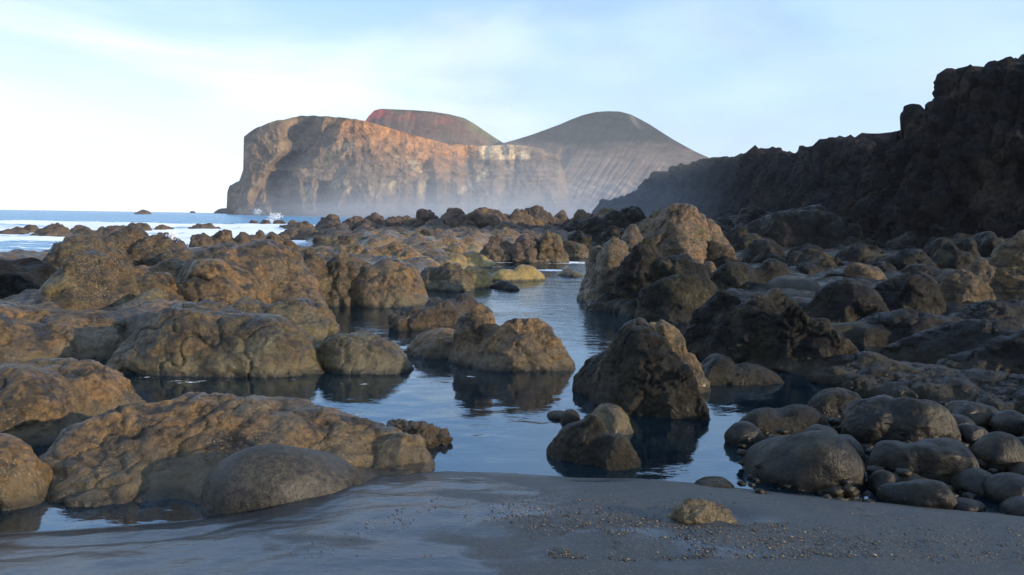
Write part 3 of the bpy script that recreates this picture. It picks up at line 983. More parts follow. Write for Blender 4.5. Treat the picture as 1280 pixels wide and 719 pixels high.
C = blend(C, 0.5 * sstep(-0.2, -0.8, st) * sstep(215, 235, py) * sstep(690, 720, px) * (1 - sstep(800, 830, px)), (0.08, 0.085, 0.09))
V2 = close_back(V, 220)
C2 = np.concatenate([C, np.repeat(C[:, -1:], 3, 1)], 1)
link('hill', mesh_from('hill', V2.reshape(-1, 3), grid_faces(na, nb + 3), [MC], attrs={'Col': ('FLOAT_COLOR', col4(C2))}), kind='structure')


# ------------------------------------------------------------------ the dark cliff along the right shore
def cliff(name, path, tops, foot, nu, nv, disp, mat, back, seed, amp_low=1.0, cellsz=1.0):
    """path: plan points; tops: height at each; the face leans and breaks; the top runs back as a plateau"""
    path = np.array(path, float); tops = np.array(tops, float)
    s = np.concatenate([[0], np.cumsum(np.hypot(*np.diff(path, axis=0).T))])
    # vertex spacing follows distance from the camera
    wgt = 1 / np.maximum(np.hypot((path[1:, 0] + path[:-1, 0]) / 2, (path[1:, 1] + path[:-1, 1]) / 2), 10)
    cw = np.concatenate([[0], np.cumsum(np.diff(s) * wgt)])
    u = np.interp(np.linspace(0, cw[-1], nu), cw, s)
    X = np.interp(u, s, path[:, 0]); Yc = np.interp(u, s, path[:, 1]); T = np.interp(u, s, tops)
    tx = np.gradient(X, u); ty = np.gradient(Yc, u)
    k = np.ones(9) / 9
    tx = np.convolve(np.pad(tx, 4, 'edge'), k, 'valid'); ty = np.convolve(np.pad(ty, 4, 'edge'), k, 'valid')
    ln = np.hypot(tx, ty); tx /= ln; ty /= ln
    nxx, nyy = -ty, tx                      # outward, towards the water
    vv = np.linspace(0, 1, nv)
    # profile: talus foot, steep face, rounded rim, plateau
    prof_out = np.interp(vv, [0, 0.22, 0.30, 0.78, 0.84, 1.0], [1.0, 0.33, 0.25, 0.0, -0.08, -1.0])
    prof_z = np.interp(vv, [0, 0.22, 0.30, 0.78, 0.84, 1.0], [-0.08, 0.12, 0.24, 0.97, 1.0, 1.08])
    off = np.where(prof_out[None] > 0, prof_out[None] * foot * (T[:, None] / T.mean()), prof_out[None] * back)
    Vx = X[:, None] + nxx[:, None] * off; Vy = Yc[:, None] + nyy[:, None] * off
    Vz = prof_z[None] * T[:, None]
    V = np.stack([Vx, Vy, Vz], -1).reshape(-1, 3)
    Q = grid_faces(nu, nv, True)
    n = normals(V, Q)
    P = V + seed
    d = fbm(P * (0.16, 0.16, 0.07) / cellsz, 4, 0.55) * 1.2 * amp_low
    wob = np.stack([gnoise(P * 0.5 / cellsz + o) for o in (0, 9, 21)], -1) * 0.35
    f1, f2, r1 = cell(P * (0.55, 0.55, 0.22) / cellsz + wob * 0.6, True)
    d += (r1 - 0.5) * 1.5 + (0.5 - f1) * 0.25 - np.exp(-(f2 - f1) / 0.06) * 0.5
    d += 0.5 * np.sin(P[:, 2] * 1.5 / cellsz + 1.5 * gnoise(P * 0.12)) * sstep(-0.2, 0.4, gnoise(P * 0.1 / cellsz))
    g1, g2, r2 = cell(P * (1.5, 1.5, 0.8) / cellsz + wob * 0.6, True)
    d += (r2 - 0.5) * 0.5 + (0.5 - g1) * 0.1 - np.exp(-(g2 - g1) / 0.08) * 0.15
    d += fbm(P * 0.9 / cellsz, 4, 0.6) * 0.25
    face = (np.interp(vv, [0, .05, .84, 0.92, 1], [0.3, 1, 1, 0.4, 0.25])[None] * np.ones((nu, 1))).ravel()
    V = V + n * (d * disp * face)[:, None]
    # a far rim that drops to the ground behind
    V = V.reshape(nu, nv, 3)
    last = V[:, -1:].copy(); last[..., 2] = -2
    V = np.concatenate([V, last], 1)
    Q = grid_faces(nu, nv + 1, True)
    return link(name, mesh_from(name, V.reshape(-1, 3), Q, [MATS[mat]]), kind='structure')


m = rock_material('cliff_rock', ((0.0119, 0.0119, 0.0139), (0.0080, 0.0083, 0.0101), (0.0175, 0.0151, 0.0148)), s=0.22, rough=(0.7, 0.95), bump=0.8, spec=0.1,
                  moss=(0.034, 0.027, 0.02), wet=0.7)


def pY(px, py, Y):
    p = at(px, py, Y)
    return p


sil = [(2300, 60, 33.5), (2000, 60, 36.8), (1700, 62, 39.8), (1500, 60, 42.1), (1380, 66, 43.2), (1280, 72, 44.5), (1262, 80, 45.0), (1240, 80, 46), (1222, 95, 47), (1190, 92, 48), (1176, 104, 49.5), (1168, 118, 51), (1140, 133, 53.5), (1133, 145, 54.5), (1112, 158, 57),
       (1106, 186, 59), (1092, 187, 66), (1070, 189, 75), (1055, 190, 84), (1040, 194, 93)]
pts = [pY(*p) for p in sil]
cliff('cliff', [(p[0], p[1]) for p in pts], [p[2] for p in pts], 4.5, 620, 190, 1.0, 'cliff_rock', 14, 3.3, 0.9)
sil = [(1110, 184, 84), (1052, 184, 88), (1030, 190, 96), (1000, 192, 110), (950, 193, 132), (905, 198, 158), (880, 201, 176), (855, 203, 195), (848, 208, 200), (826, 212, 206), (806, 218, 212),
       (803, 228, 216), (796, 240, 222), (775, 246, 236), (758, 250, 250), (748, 255, 260), (740, 264, 268)]
pts = [pY(*p) for p in sil]
cliff('cliff', [(p[0], p[1]) for p in pts], [p[2] for p in pts], 14, 560, 150, 1.3, 'cliff_rock', 60, 41.3, 0.7, 1.7)

# unseen bank beside and behind the camera, added to shade the right-hand rocks
cliff('shade_bank', [(21, -16), (21.5, -9), (22.5, -3), (25, 3), (28, 8.5), (33, 14), (41, 22), (52, 33)], [1.2, 1.4, 1.9, 2.1, 2.6, 2.4, 3.6, 6], 2.5, 200, 70, 0.8, 'cliff_rock', 12, 77.1, 0.9)

# ------------------------------------------------------------------ rocks, near to far.  Each bulge: x0, x1, top, waterline
# foreground left
rock('boulder', 'smooth grey domed boulder half sunk in the wet sand in the left foreground',
     [(252, 420, 562, 650, 0.75, 2.1), (290, 450, 568, 636, 0.8, 2.1), (350, 474, 588, 617, .8, 2.1)], 'grey_boulder', cat='boulder', kind='smooth', rough=0.010, warp=0.02, k=0.08, cfrac=0.05, zmin=-0.2)
rock('rock', 'long low brown rock with rugged top lying behind the smooth grey boulder',
     [(48, 190, 536, 617, 1.2), (110, 270, 513, 614, 1.3), (170, 330, 500, 610, 1.5), (250, 410, 503, 606, 1.4), (330, 470, 510, 598, 1.3),
      (410, 525, 526, 590, 1.1), (480, 547, 548, 589, .9)], 'brown_rock', k=0.08, warp=0.08, rough=0.035, seed=21, pz=1.45, taper=.3)
rock('rock', 'brown rock cut by the left frame edge beside the small still pool',
     [(-90, 62, 543, 642, 1.0), (-60, 40, 553, 642, 1)], 'brown_rock', warp=0.06, rough=0.03, seed=22, pz=1.6)
rock('rock', 'black seaweed-covered reef fringe at the right tip of the long brown rock',
     [(480, 525, 528, 545, 1), (498, 545, 532, 560, 1), (520, 560, 533, 558, 1)], 'seaweed_rock', kind='lava', rough=0.10, warp=0.1, seed=23)
rock('rock', 'rounded brown rock at the left edge above the long low rock',
     [(-90, 120, 461, 556, 1.0), (20, 165, 457, 535, .9), (-40, 90, 470, 562, 1)], 'brown_rock', warp=0.05, rough=0.03, seed=24, pz=1.7)
# left rock mass
rock('rock', 'olive hump with a barnacled foot, front of the left rock mass',
     [(150, 300, 384, 470, .8), (235, 395, 402, 471, .75), (185, 300, 382, 455, .9), (300, 402, 412, 466, .7)], 'olive_rock', warp=0.07, rough=0.035, seed=31, k=.08)
rock('rock', 'rounded olive boulder with a pebbly foot beside the dark mirror pool',
     [(393, 490, 411, 466, .8), (440, 514, 430, 466, .7)], 'olive_rock', cat='rock', warp=0.05, rough=0.03, seed=32)
rock('rock', 'slanted dark-topped rock behind the olive hump, with a black gap in it',
     [(265.125, 349.875, 374, 432, 1.25), (324.93, 413.07, 370, 428, 1.25), (346.1, 413.9, 388, 420, 1.25)], 'olive_rock', warp=0.09, rough=0.045, seed=33)
rock('rock', 'low brown shelf of rock at the left edge with a yellow-green foot',
     [(-100.4, 80.4, 372, 458, 1.25), (11.55, 158.45, 385, 452, 1.25), (84.475, 180.525, 392, 446, 1.25), (-66.5, 46.5, 400, 461, 1.25)], 'brown_rock', warp=0.07, rough=0.035, seed=34)
rock('rock', 'dark left slope with a blue-grey wet top at the frame edge',
     [(-99.1, 59.1, 326, 410, 1.25), (-5.2, 85.2, 328, 400, 1.25), (-65.2, 25.2, 321, 390, 1.25)], 'dark_rock', warp=0.06, rough=0.03, seed=35)
rock('rock', 'reddish slope of rock below the pointed peak',
     [(63.825, 171.175, 318, 425, 1.25), (45.45, 124.55, 345, 425, 1.25), (105.125, 189.875, 345, 415, 1.25)], 'red_rock', warp=0.08, rough=0.035, seed=36)
rock('rock', 'pointed dark red peak crusted with barnacles, against the surf',
     [(56.605, 150.395, 291, 372, 1.25, 1.9), (87.27, 134.73, 286, 366, 1.25, 1.8), (95.775, 169.225, 302, 368, 1.25)], 'red_rock', kind='lava', pz=1.3, warp=0.06, rough=0.05, seed=37)
rock('rock', 'blunt dark red crest crusted with barnacles, right of the pointed peak',
     [(127.255, 209.745, 288, 362, 1.25), (170.775, 244.225, 300, 362, 1.25), (195.97, 266.03, 312, 366, 1.25)], 'red_rock', kind='lava', warp=0.06, rough=0.05, seed=38)
rock('rock', 'round-shouldered tan rock in the middle of the left rock mass',
     [(125.125, 209.875, 334, 410, 1.25), (175.45, 254.55, 322, 400, 1.25), (144.15, 245.85, 345, 420, 1.25)], 'brown_rock', warp=0.08, rough=0.035, seed=39)
rock('rock', 'broad orange-tan slope, brightest of the left rock mass',
     [(208.175, 326.825, 318, 410, 1.25), (263.5, 376.5, 304, 402, 1.25), (294.02, 397.98, 318, 400, 1.25), (220.125, 304.875, 330, 415, 1.25)], 'brown_rock', warp=0.07, rough=0.035, seed=40)
rock('rock', 'reddish brown slab wedged below the tan rocks at the left',
     [(89.15, 190.85, 385, 440, 1.25), (144.15, 245.85, 372, 430, 1.25)], 'red_rock', warp=0.08, rough=0.04, seed=41)
rock('rock', 'small dark ridge with a pointed top before the splash',
     [(221.1, 288.9, 310, 356, 1.25), (251.295, 315.705, 302, 356, 1.25), (287.075, 337.925, 312, 352, 1.25)], 'red_rock', warp=0.09, rough=0.045, seed=42)
rock('rock', 'tan ridge rising behind the orange slope, left of the pitted block',
     [(316.62, 375.38, 299, 360, 1.25), (342.4, 387.6, 304, 362, 1.25)], 'brown_rock', warp=0.08, rough=0.04, seed=43)
rock('rock', 'rugged purple-brown block with black pits in its face',
     [(362.49, 423.51, 308, 384, 1.25), (396.36, 459.64, 312, 383, 1.25), (368.05, 401.95, 312, 380, 1.25), (422.595, 464.405, 320, 382, 1.25)], 'red_rock', kind='lava', warp=0.08, rough=0.06, seed=44)
rock('rock', 'big rounded brown block standing in the pool, yellow at its foot',
     [(425.45, 504.55, 334, 384, 1.25, 2.6), (455.58, 532.42, 325, 384, 1.25, 2.8)], 'brown_rock', warp=0.05, rough=0.03, seed=45)
rock('rock', 'low knobbly rock joining the big rounded block on its right',
     [(519.53, 562.47, 332, 362, 1.25), (542.205, 590.795, 328, 364, 1.25)], 'olive_rock', kind='lava', warp=0.08, rough=0.05, seed=46)
rock('rock', 'tan-sided rock at the pool edge, end of the knobbly row',
     [(573.66, 614.34, 331, 361, 1.25)], 'ochre_rock', warp=0.08, rough=0.05, seed=47)
# in the pool
rock('rock', 'humped brown rock draped with dark weed in the middle of the pool',
     [(585, 712, 402, 464, .6, 2.0), (560, 628, 384, 456, .8), (590, 625, 383, 440, .9), (505, 600, 410, 448, .8, 2.0), (630, 700, 400, 462, .6, 2.0)], 'brown_rock', k=.07, warp=0.07, rough=0.04, seed=51)
rock('rock', 'rugged dark reef rock behind the humped mid-pool rock',
     [(484, 545, 385, 413, .9), (520, 580, 372, 410, .8), (562, 607, 369, 400, .9)], 'seaweed_rock', kind='lava', warp=0.08, rough=0.055, seed=52)
rock('rock', 'flat tan-sided rock awash at the far end of the pool',
     [(612, 655, 337, 352, .9), (638, 674, 331, 351, .9, 2.6), (660, 679, 340, 350, .8)], 'ochre_rock', warp=0.06, rough=0.035, seed=53)
rock('rock', 'small black wet rock in front of the flat tan rock',
     [(615, 640, 350, 361, .9), (628, 648, 354, 363, .9)], 'wet_rock', warp=0.08, rough=0.04, seed=54)
rock('rock', 'small brown rock awash near the tall striped rocks',
     [(698, 718, 335, 345, .9), (708, 728, 339, 346, .9)], 'tan_rock', warp=0.08, rough=0.04, seed=55)
o = rock('rock', 'big angular rock in mid pool, its shaded front coloured dark, with a sunlit tan block on top',
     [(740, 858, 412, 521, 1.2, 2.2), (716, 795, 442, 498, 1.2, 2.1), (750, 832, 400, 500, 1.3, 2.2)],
     'dark_rock', k=.10, warp=0.06, rough=0.04, seed=56, facet=.8, taper=0.1)  # shade on the rock's front is put into the body colour
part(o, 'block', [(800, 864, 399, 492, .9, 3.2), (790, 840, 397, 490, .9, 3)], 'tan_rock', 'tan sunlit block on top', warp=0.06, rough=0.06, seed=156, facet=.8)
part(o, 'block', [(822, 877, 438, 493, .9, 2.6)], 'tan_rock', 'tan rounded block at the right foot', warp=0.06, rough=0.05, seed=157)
rock('rock', 'small twin-humped black rock in the near pool',
     [(684, 745, 529, 574, .9, 2.2), (705, 768, 519, 578, .9, 2.0), (738, 800, 541, 586, .9, 2.0)], 'dark_rock', warp=0.05, rough=0.03, seed=57, k=.1)
rock('rock', 'low mossy wet rock touching the back of the twin-humped rock',
     [(738, 790, 505, 545, 1.0, 2.1)], 'olive_rock', warp=0.05, rough=0.03, seed=58)
rock('rock', 'smallest flat black stone left of the twin-humped rock',
     [(683, 712, 514, 524, 1.0), (700, 726, 512, 529, 1.0)], 'wet_rock', kind='smooth', warp=0.05, rough=0.02, seed=59)
rock('rock', 'low rounded dark rock with a pale wet patch, in shade',
     [(868, 925, 444, 480, .8), (905, 965, 455, 480, .8), (945, 978, 464, 480, .8)], 'dark_rock', warp=0.06, rough=0.035, seed=60)
# on the sand
rock('rock', 'small rough olive stone half buried in the sand',
     [(838, 888, 623, 660, .9, 2.0), (852, 908, 629, 661, .9, 2.0)], 'olive_rock', zb=0.17, zmin=0.0, cfrac=0.2, pz=1.6, kind='weathered', warp=0.08, rough=0.05, seed=61)
rock('rock', 'dark stone showing over the crest of the sand',
     [(868, 920, 597, 615, .8)], 'dark_rock', kind='smooth', warp=0.06, rough=0.03, seed=62, zmin=-.2)
# right of the channel, middle distance
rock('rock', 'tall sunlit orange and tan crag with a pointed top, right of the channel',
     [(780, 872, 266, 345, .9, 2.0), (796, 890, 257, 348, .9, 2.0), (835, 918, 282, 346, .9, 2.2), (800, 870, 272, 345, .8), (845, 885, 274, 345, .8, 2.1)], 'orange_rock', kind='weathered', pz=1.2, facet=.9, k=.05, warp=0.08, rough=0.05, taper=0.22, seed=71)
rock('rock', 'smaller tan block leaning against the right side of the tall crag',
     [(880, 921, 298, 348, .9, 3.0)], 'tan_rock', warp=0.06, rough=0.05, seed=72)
rock('rock', 'brown rounded rock with a white seam, left end of the striped rocks',
     [(724, 768, 308, 376, .9), (732, 800, 294, 380, .9), (755, 820, 284, 372, 1.2)], 'red_rock', k=.1, warp=0.07, rough=0.05, pz=1.5, seed=73)
rock('rock', 'steep grey-blue wet rock below the tall crag',
     [(765, 835, 305, 390, .9), (785, 835, 296, 380, .9), (800, 900, 318, 388, .9), (805, 850, 318, 390, .8), (830, 858, 322, 392, .8)], 'dark_rock', kind='lava', warp=0.08, rough=0.05, seed=74)
rock('rock', 'low dark shelf at the waterline below the striped rocks',
     [(735, 790, 368, 388, .8), (770, 830, 374, 396, .8)], 'wet_rock', kind='lava', warp=0.08, rough=0.05, seed=75)
rock('rock', 'smooth grey dome sloping to the channel, before the tall crag',
     [(800, 880, 352, 402, .8, 2.1), (820, 900, 348, 404, .8, 2.1)], 'dark_rock', warp=0.05, rough=0.03, seed=76)
rock('rock', 'small brown rounded rock between the dome and the black boulder',
     [(850, 885, 330, 362, .9), (866, 900, 327, 360, .9)], 'tan_rock', warp=0.07, rough=0.04, seed=77)
rock('rock', 'large dark fibrous rock sloping to the channel',
     [(852, 960, 372, 448, .8, 2.1), (925, 1010, 370, 452, .7, 2.0), (975, 1062, 405, 464, .8, 2.0), (960, 1020, 385, 460, .6), (890, 990, 376, 455, .7)], 'dark_rock', k=.09, warp=0.08, rough=0.045, seed=78)
rock('rock', 'black-fronted boulder with a sunlit right shoulder',
     [(880, 950, 330, 376, .9), (930, 992, 323, 372, .9)], 'dark_rock', warp=0.06, rough=0.035, seed=79)
rock('boulder', 'smooth grey oval boulder in front of the black-fronted boulder',
     [(955, 1024, 345, 382, .8, 2.5)], 'grey_boulder', cat='boulder', kind='smooth', warp=0.04, rough=0.02, seed=80)
rock('rock', 'low dark ridge right of the fibrous rock',
     [(985, 1030, 378, 405, .9), (1010, 1052, 386, 408, .9)], 'dark_rock', warp=0.08, rough=0.05, seed=81)
rock('rock', 'broad rounded olive rock with a knob behind it',
     [(1012, 1110, 354, 410, .8), (1080, 1176, 346, 402, .8), (1120, 1175, 352, 404, .7)], 'dark_rock', warp=0.06, rough=0.04, seed=82)
rock('boulder', 'small pale-sided knob standing behind the broad olive rock',
     [(1056, 1108, 328, 366, .9, 2.6)], 'tan_rock', cat='boulder', warp=0.05, rough=0.03, seed=83)
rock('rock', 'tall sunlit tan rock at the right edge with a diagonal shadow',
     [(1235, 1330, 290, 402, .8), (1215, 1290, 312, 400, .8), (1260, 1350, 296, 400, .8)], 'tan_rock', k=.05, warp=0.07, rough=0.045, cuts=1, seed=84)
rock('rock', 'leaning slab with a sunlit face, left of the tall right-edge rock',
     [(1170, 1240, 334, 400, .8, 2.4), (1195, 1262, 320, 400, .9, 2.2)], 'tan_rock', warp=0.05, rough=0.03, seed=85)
rock('boulder', 'small lit boulder at the foot of the leaning slab',
     [(1174, 1216, 370, 397, .9)], 'tan_rock', cat='boulder', kind='smooth', warp=0.05, rough=0.03, seed=86)
rock('rock', 'long dark low rock in shade before the leaning slab',
     [(1090, 1200, 388, 436, .7), (1060, 1140, 400, 432, .7), (1170, 1330, 374, 430, .6)], 'wet_rock', warp=0.06, rough=0.04, seed=87)
rock('rock', 'broad dark rock at the right edge above the black pool',
     [(1130, 1250, 402, 456, .7), (1220, 1380, 405, 478, .7), (1180, 1300, 400, 462, .7)], 'wet_rock', warp=0.06, rough=0.04, seed=88)
rock('rock', 'straight low dark bar of rock behind the black pool',
     [(1015, 1090, 404, 431, .6, 2.8), (1065, 1135, 407, 434, .6, 2.8)], 'dark_rock', kind='smooth', warp=0.04, rough=0.02, seed=89)
rock('rock', 'flat dark ledge nearest the fibrous rock, running right',
     [(925, 1035, 450, 466, .8), (1010, 1140, 448, 478, .8), (1100, 1220, 456, 484, .9), (1180, 1300, 470, 506, .8), (1240, 1380, 480, 520, .8)], 'dark_rock', warp=0.07, rough=0.04, seed=90, k=.1)
rock('rock', 'second flat ledge with wet gleams, behind the boulder pile',
     [(1050, 1160, 468, 496, .7), (1110, 1230, 474, 508, .8), (1190, 1330, 486, 524, .8), (1010, 1090, 464, 480, .6)], 'dark_rock', warp=0.08, rough=0.05, seed=91, k=.1)
# the boulder pile at the right
BP = [
    ('dark_boulder', 'biggest smooth boulder of the pile, with a blue left face and lit right side', [(930, 1040, 548, 606, .9, 2.3), (955, 1080, 541, 616, .8, 2.4)], .12),
    ('dark_boulder', 'broad wedge-shaped slab boulder at the top of the pile', [(1049, 1130, 499, 556, .9, 2.6), (1100, 1193, 501, 562, .8, 2.2)], .25),
    ('dark_boulder', 'long peanut-shaped boulder lying across the middle of the pile', [(1085, 1155, 552, 596, .8, 2.4), (1130, 1215, 552, 602, .8, 2.5)], .35),
    ('dark_boulder', 'egg-shaped boulder standing at the right of the long one', [(1216, 1278, 540, 597, .9, 2.3)], .4),
    ('dark_boulder', 'pale-topped boulder at the back of the pile, by the ledge', [(1184, 1244, 502, 534, .9, 2.5)], .35),
    ('dark_boulder', 'shiny black boulder at the right edge, at the back of the pile', [(1240, 1292, 514, 545, .9, 2.3)], .35),
    ('dark_boulder', 'round boulder tucked behind the wedge-shaped slab', [(1174, 1218, 517, 545, .9, 2.2)], .35),
    ('dark_boulder', 'round boulder between the wedge-shaped slab and the egg-shaped one', [(1192, 1235, 530, 560, .9, 2.2)], .35),
    ('dark_boulder', 'dark boulder under the egg-shaped one', [(1188, 1246, 588, 620, .9, 2.4)], .35),
    ('dark_boulder', 'wide black boulder in the lower right corner of the pile', [(1228, 1300, 595, 634, .9, 2.4)], .3),
    ('dark_boulder', 'small round boulder right of the biggest one, with a bright glint', [(1085, 1120, 588, 617, .9, 2.2)], .35),
    ('dark_boulder', 'low grey-brown boulder at the edge of the sand, front of the pile', [(1099, 1155, 604, 632, .9, 2.3), (1130, 1190, 600, 637, .8, 2.3)], .2),
    ('dark_boulder', 'flat dark stone against the sand, right of the low grey-brown boulder', [(1186, 1230, 624, 641, .9, 2.2)], .2),
    ('dark_boulder', 'black flat stone at the foot of the biggest boulder', [(1022, 1078, 606, 623, .7, 2.2)], .1),
    ('dark_boulder', 'boulder half hidden behind the biggest one', [(1000, 1050, 532, 570, .9, 2.3), (1030, 1081, 545, 580, .9, 2.3)], .3),
    ('dark_rock', 'flat dark rock at the water, left end of the pile', [(924, 985, 511, 546, .9, 2.2), (965, 1035, 505, 548, .9, 2.2)], .1),
    ('dark_rock', 'humped dark rock behind the flat one at the water', [(1006, 1078, 485, 522, .9, 2.2)], .1),
    ('dark_boulder', 'small pale-rimmed boulder in the water, leftmost of the pile', [(906, 956, 528, 559, .9, 2.4)], .2),
    ('dark_boulder', 'little boulder between the leftmost one and the biggest one', [(958, 988, 543, 560, .9, 2.2)], .2),
    ('dark_boulder', 'small boulder peeping over the left end of the wedge-shaped slab', [(1090, 1124, 494, 512, .9, 2.2)], .3),
    ('dark_boulder', 'small dark boulder under the long peanut-shaped one', [(1114, 1158, 590, 612, .9, 2.2)], .3),
    ('dark_boulder', 'dark boulder cut by the right edge, below the egg-shaped one', [(1262, 1320, 578, 612, .9, 2.3)], .35),
    ('dark_boulder', 'small boulder at the right edge behind the egg-shaped one', [(1262, 1310, 546, 578, .9, 2.3)], .35),
    ('dark_boulder', 'low dark stone behind the low grey-brown boulder', [(1150, 1192, 606, 626, .9, 2.2)], .3),
    ('dark_boulder', 'stone in the lower right corner at the edge of the sand', [(1248, 1320, 622, 652, .8, 2.3)], .2),
    ('dark_boulder', 'boulder at the right edge before the ledges', [(1285, 1350, 520, 560, .9, 2.3)], .3),
]
for i, (mt, lab, lb, cf) in enumerate(BP):
    rock('boulder', lab, lb, mt, cat='boulder', group='boulders of the pile at the right', kind='weathered' if i % 3 == 1 else 'smooth', taper=0.1, facet=(0, .45, .3)[i % 3], pz=2.1, warp=(0.055, 0.07, 0.09)[i % 3], rough=0.018, cfrac=cf, seed=200 + i * 5, zb=0.0, zmin=-0.4, k=.08, res=1.8)
# stones too small to pick apart, packed in the gaps of the pile
rs = np.random.RandomState(12)
gv, gf = [], []
for i in range(420):
    x, y = ground(rs.uniform(925, 1330), rs.uniform(512, 632), 0.0)
    r = rs.uniform(0.02, 0.055)
    vv = oct_v.copy(); q = []
    bm_v = np.concatenate([oct_v, np.array([(a, b_, c) for a in (-.62, .62) for b_ in (-.62, .62) for c in (-.62, .62)])])
    vv = bm_v * r * rs.uniform(0.75, 1.25, (14, 1)) * (1.25, 1, 0.75)
    tri = []
    for k in range(8):
        c_ = 6 + k; sx_ = 1 if (k >> 2) & 1 else 0; sy2 = (k >> 1) & 1; sz_ = k & 1
        ax_ = 0 if sx_ else 1; ay_ = 2 if sy2 else 3; az_ = 4 if sz_ else 5
        for a, b_ in ((ax_, ay_), (ay_, az_), (az_, ax_)):
            tri.append((a, b_, c_) if (sx_ + sy2 + sz_) % 2 else (b_, a, c_))
    zf = rs.uniform(-0.05, 0.10)
    gv.append(vv + (x, y, zf)); gf.append(np.array(tri) + i * 14)
link('pebbles', mesh_from('pebbles', np.concatenate(gv), np.concatenate(gf), [MATS['dark_boulder']]), (0, 0, 0), 'small dark stones filling the gaps between the boulders of the pile', 'pebbles', kind='stuff')
# rubble at the foot of the near cliff
TB = [
    ('dark_rock', 'dark rounded rock right of the tall crag, at the foot of the cliff', [(925, 990, 306, 342, 1)]),
    ('dark_rock', 'dark rock with a pale edge, second at the foot of the cliff', [(985, 1052, 312, 346, 1)]),
    ('dark_rock', 'flat-topped rock in shade below the cliff, behind the pale knob', [(1040, 1112, 310, 340, 1, 2.8)]),
    ('dark_rock', 'dark rock below the cliff, right of the pale knob', [(1100, 1172, 313, 350, 1)]),
    ('dark_rock', 'black rock at the base of the cliff behind the leaning slab', [(1150, 1225, 300, 348, 1)]),
    ('dark_rock', 'dark rock between the smooth oval boulder and the olive rock', [(1018, 1062, 340, 364, 1)]),
    ('dark_rock', 'low dark rock in front of the flat-topped shaded one', [(985, 1030, 330, 352, 1)]),
    ('dark_rock', 'low stone in the hollow left of the leaning slab', [(1120, 1185, 334, 368, 1)]),
    ('dark_rock', 'rock heap at the cliff foot directly behind the tall crag', [(895, 960, 288, 322, 1), (870, 930, 272, 312, 1)]),
    ('dark_rock', 'dark mound of broken rock spilling from the cliff corner', [(930, 1040, 256, 318, 1.2, 2), (985, 1075, 270, 318, 1, 2), (890, 980, 262, 304, 1)]),
    ('tan_rock', 'pale sunlit lump standing out before the dark cliff', [(858, 886, 252, 285, 1), (872, 896, 257, 285, 1)]),
    ('dark_rock', 'rock below the cliff at the right frame edge', [(1195, 1270, 296, 345, 1), (1250, 1340, 280, 345, 1)]),
]
for i, (mt, lab, lb) in enumerate(TB):
    rock('rock', lab, lb, mt, group='fallen rocks along the foot of the cliff', kind='lava' if i > 7 else 'weathered', warp=0.09, rough=0.05, seed=300 + i * 5, k=.08, zmin=-.3)
RL = ('dark rock touching the right foot of the tall crag', 'low dark rock just right of the smooth oval boulder', 'flat dark rock right of the low dark ridge', 'dark rock directly behind the broad olive rock',
      'dark rock filling the gap left of the leaning slab', 'dark rock seen over the pale-sided knob', 'dark rock below the broken mound, left of the knob', 'dark rock behind the black-fronted boulder',
      'dark rock behind the sunlit slab, near the right edge', 'small stone between the broad olive rock and the leaning slab', 'dark stone under the left end of the broken mound', 'stone under the middle of the broken mound',
      'stone under the right end of the broken mound', 'dark rock against the cliff wall right of the broken mound', 'black rock against the cliff wall above the leaning slab', 'small dark stone just behind the smaller tan block',
      'dark rock behind the tall rock at the right edge', 'small dark stone left of the knob', 'small dark stone just right of the knob', 'small stone between the tan block and the black-fronted boulder',
      'small stone behind the sunlit shoulder of the black-fronted boulder', 'low stone at the left foot of the leaning slab')
for i, (x, y, wd_, hh_) in enumerate(((905, 335, 50, 18), (1003, 362, 44, 16), (1062, 378, 46, 14), (1150, 345, 44, 22), (1190, 330, 50, 28), (1080, 322, 48, 20), (1010, 322, 56, 20), (955, 318, 50, 24),
                                      (1240, 345, 60, 30), (1130, 372, 40, 16), (930, 300, 46, 20), (1000, 300, 52, 22), (1060, 300, 50, 20), (1140, 306, 60, 22), (1210, 312, 60, 26), (870, 318, 34, 16),
                                      (1275, 322, 60, 34), (1030, 336, 38, 16), (1100, 340, 40, 18), (895, 352, 34, 14), (965, 338, 34, 15), (1180, 356, 36, 18))):
    rock('rock', RL[i], [(x - wd_ / 2, x + wd_ / 2, y - hh_ * .75, y + hh_ * .5, 1.0)],
         'dark_rock', group='dark rubble below the cliff', zb=0.15, warp=0.10, rough=0.06, seed=900 + i * 3, zmin=-.3, res=2.6)
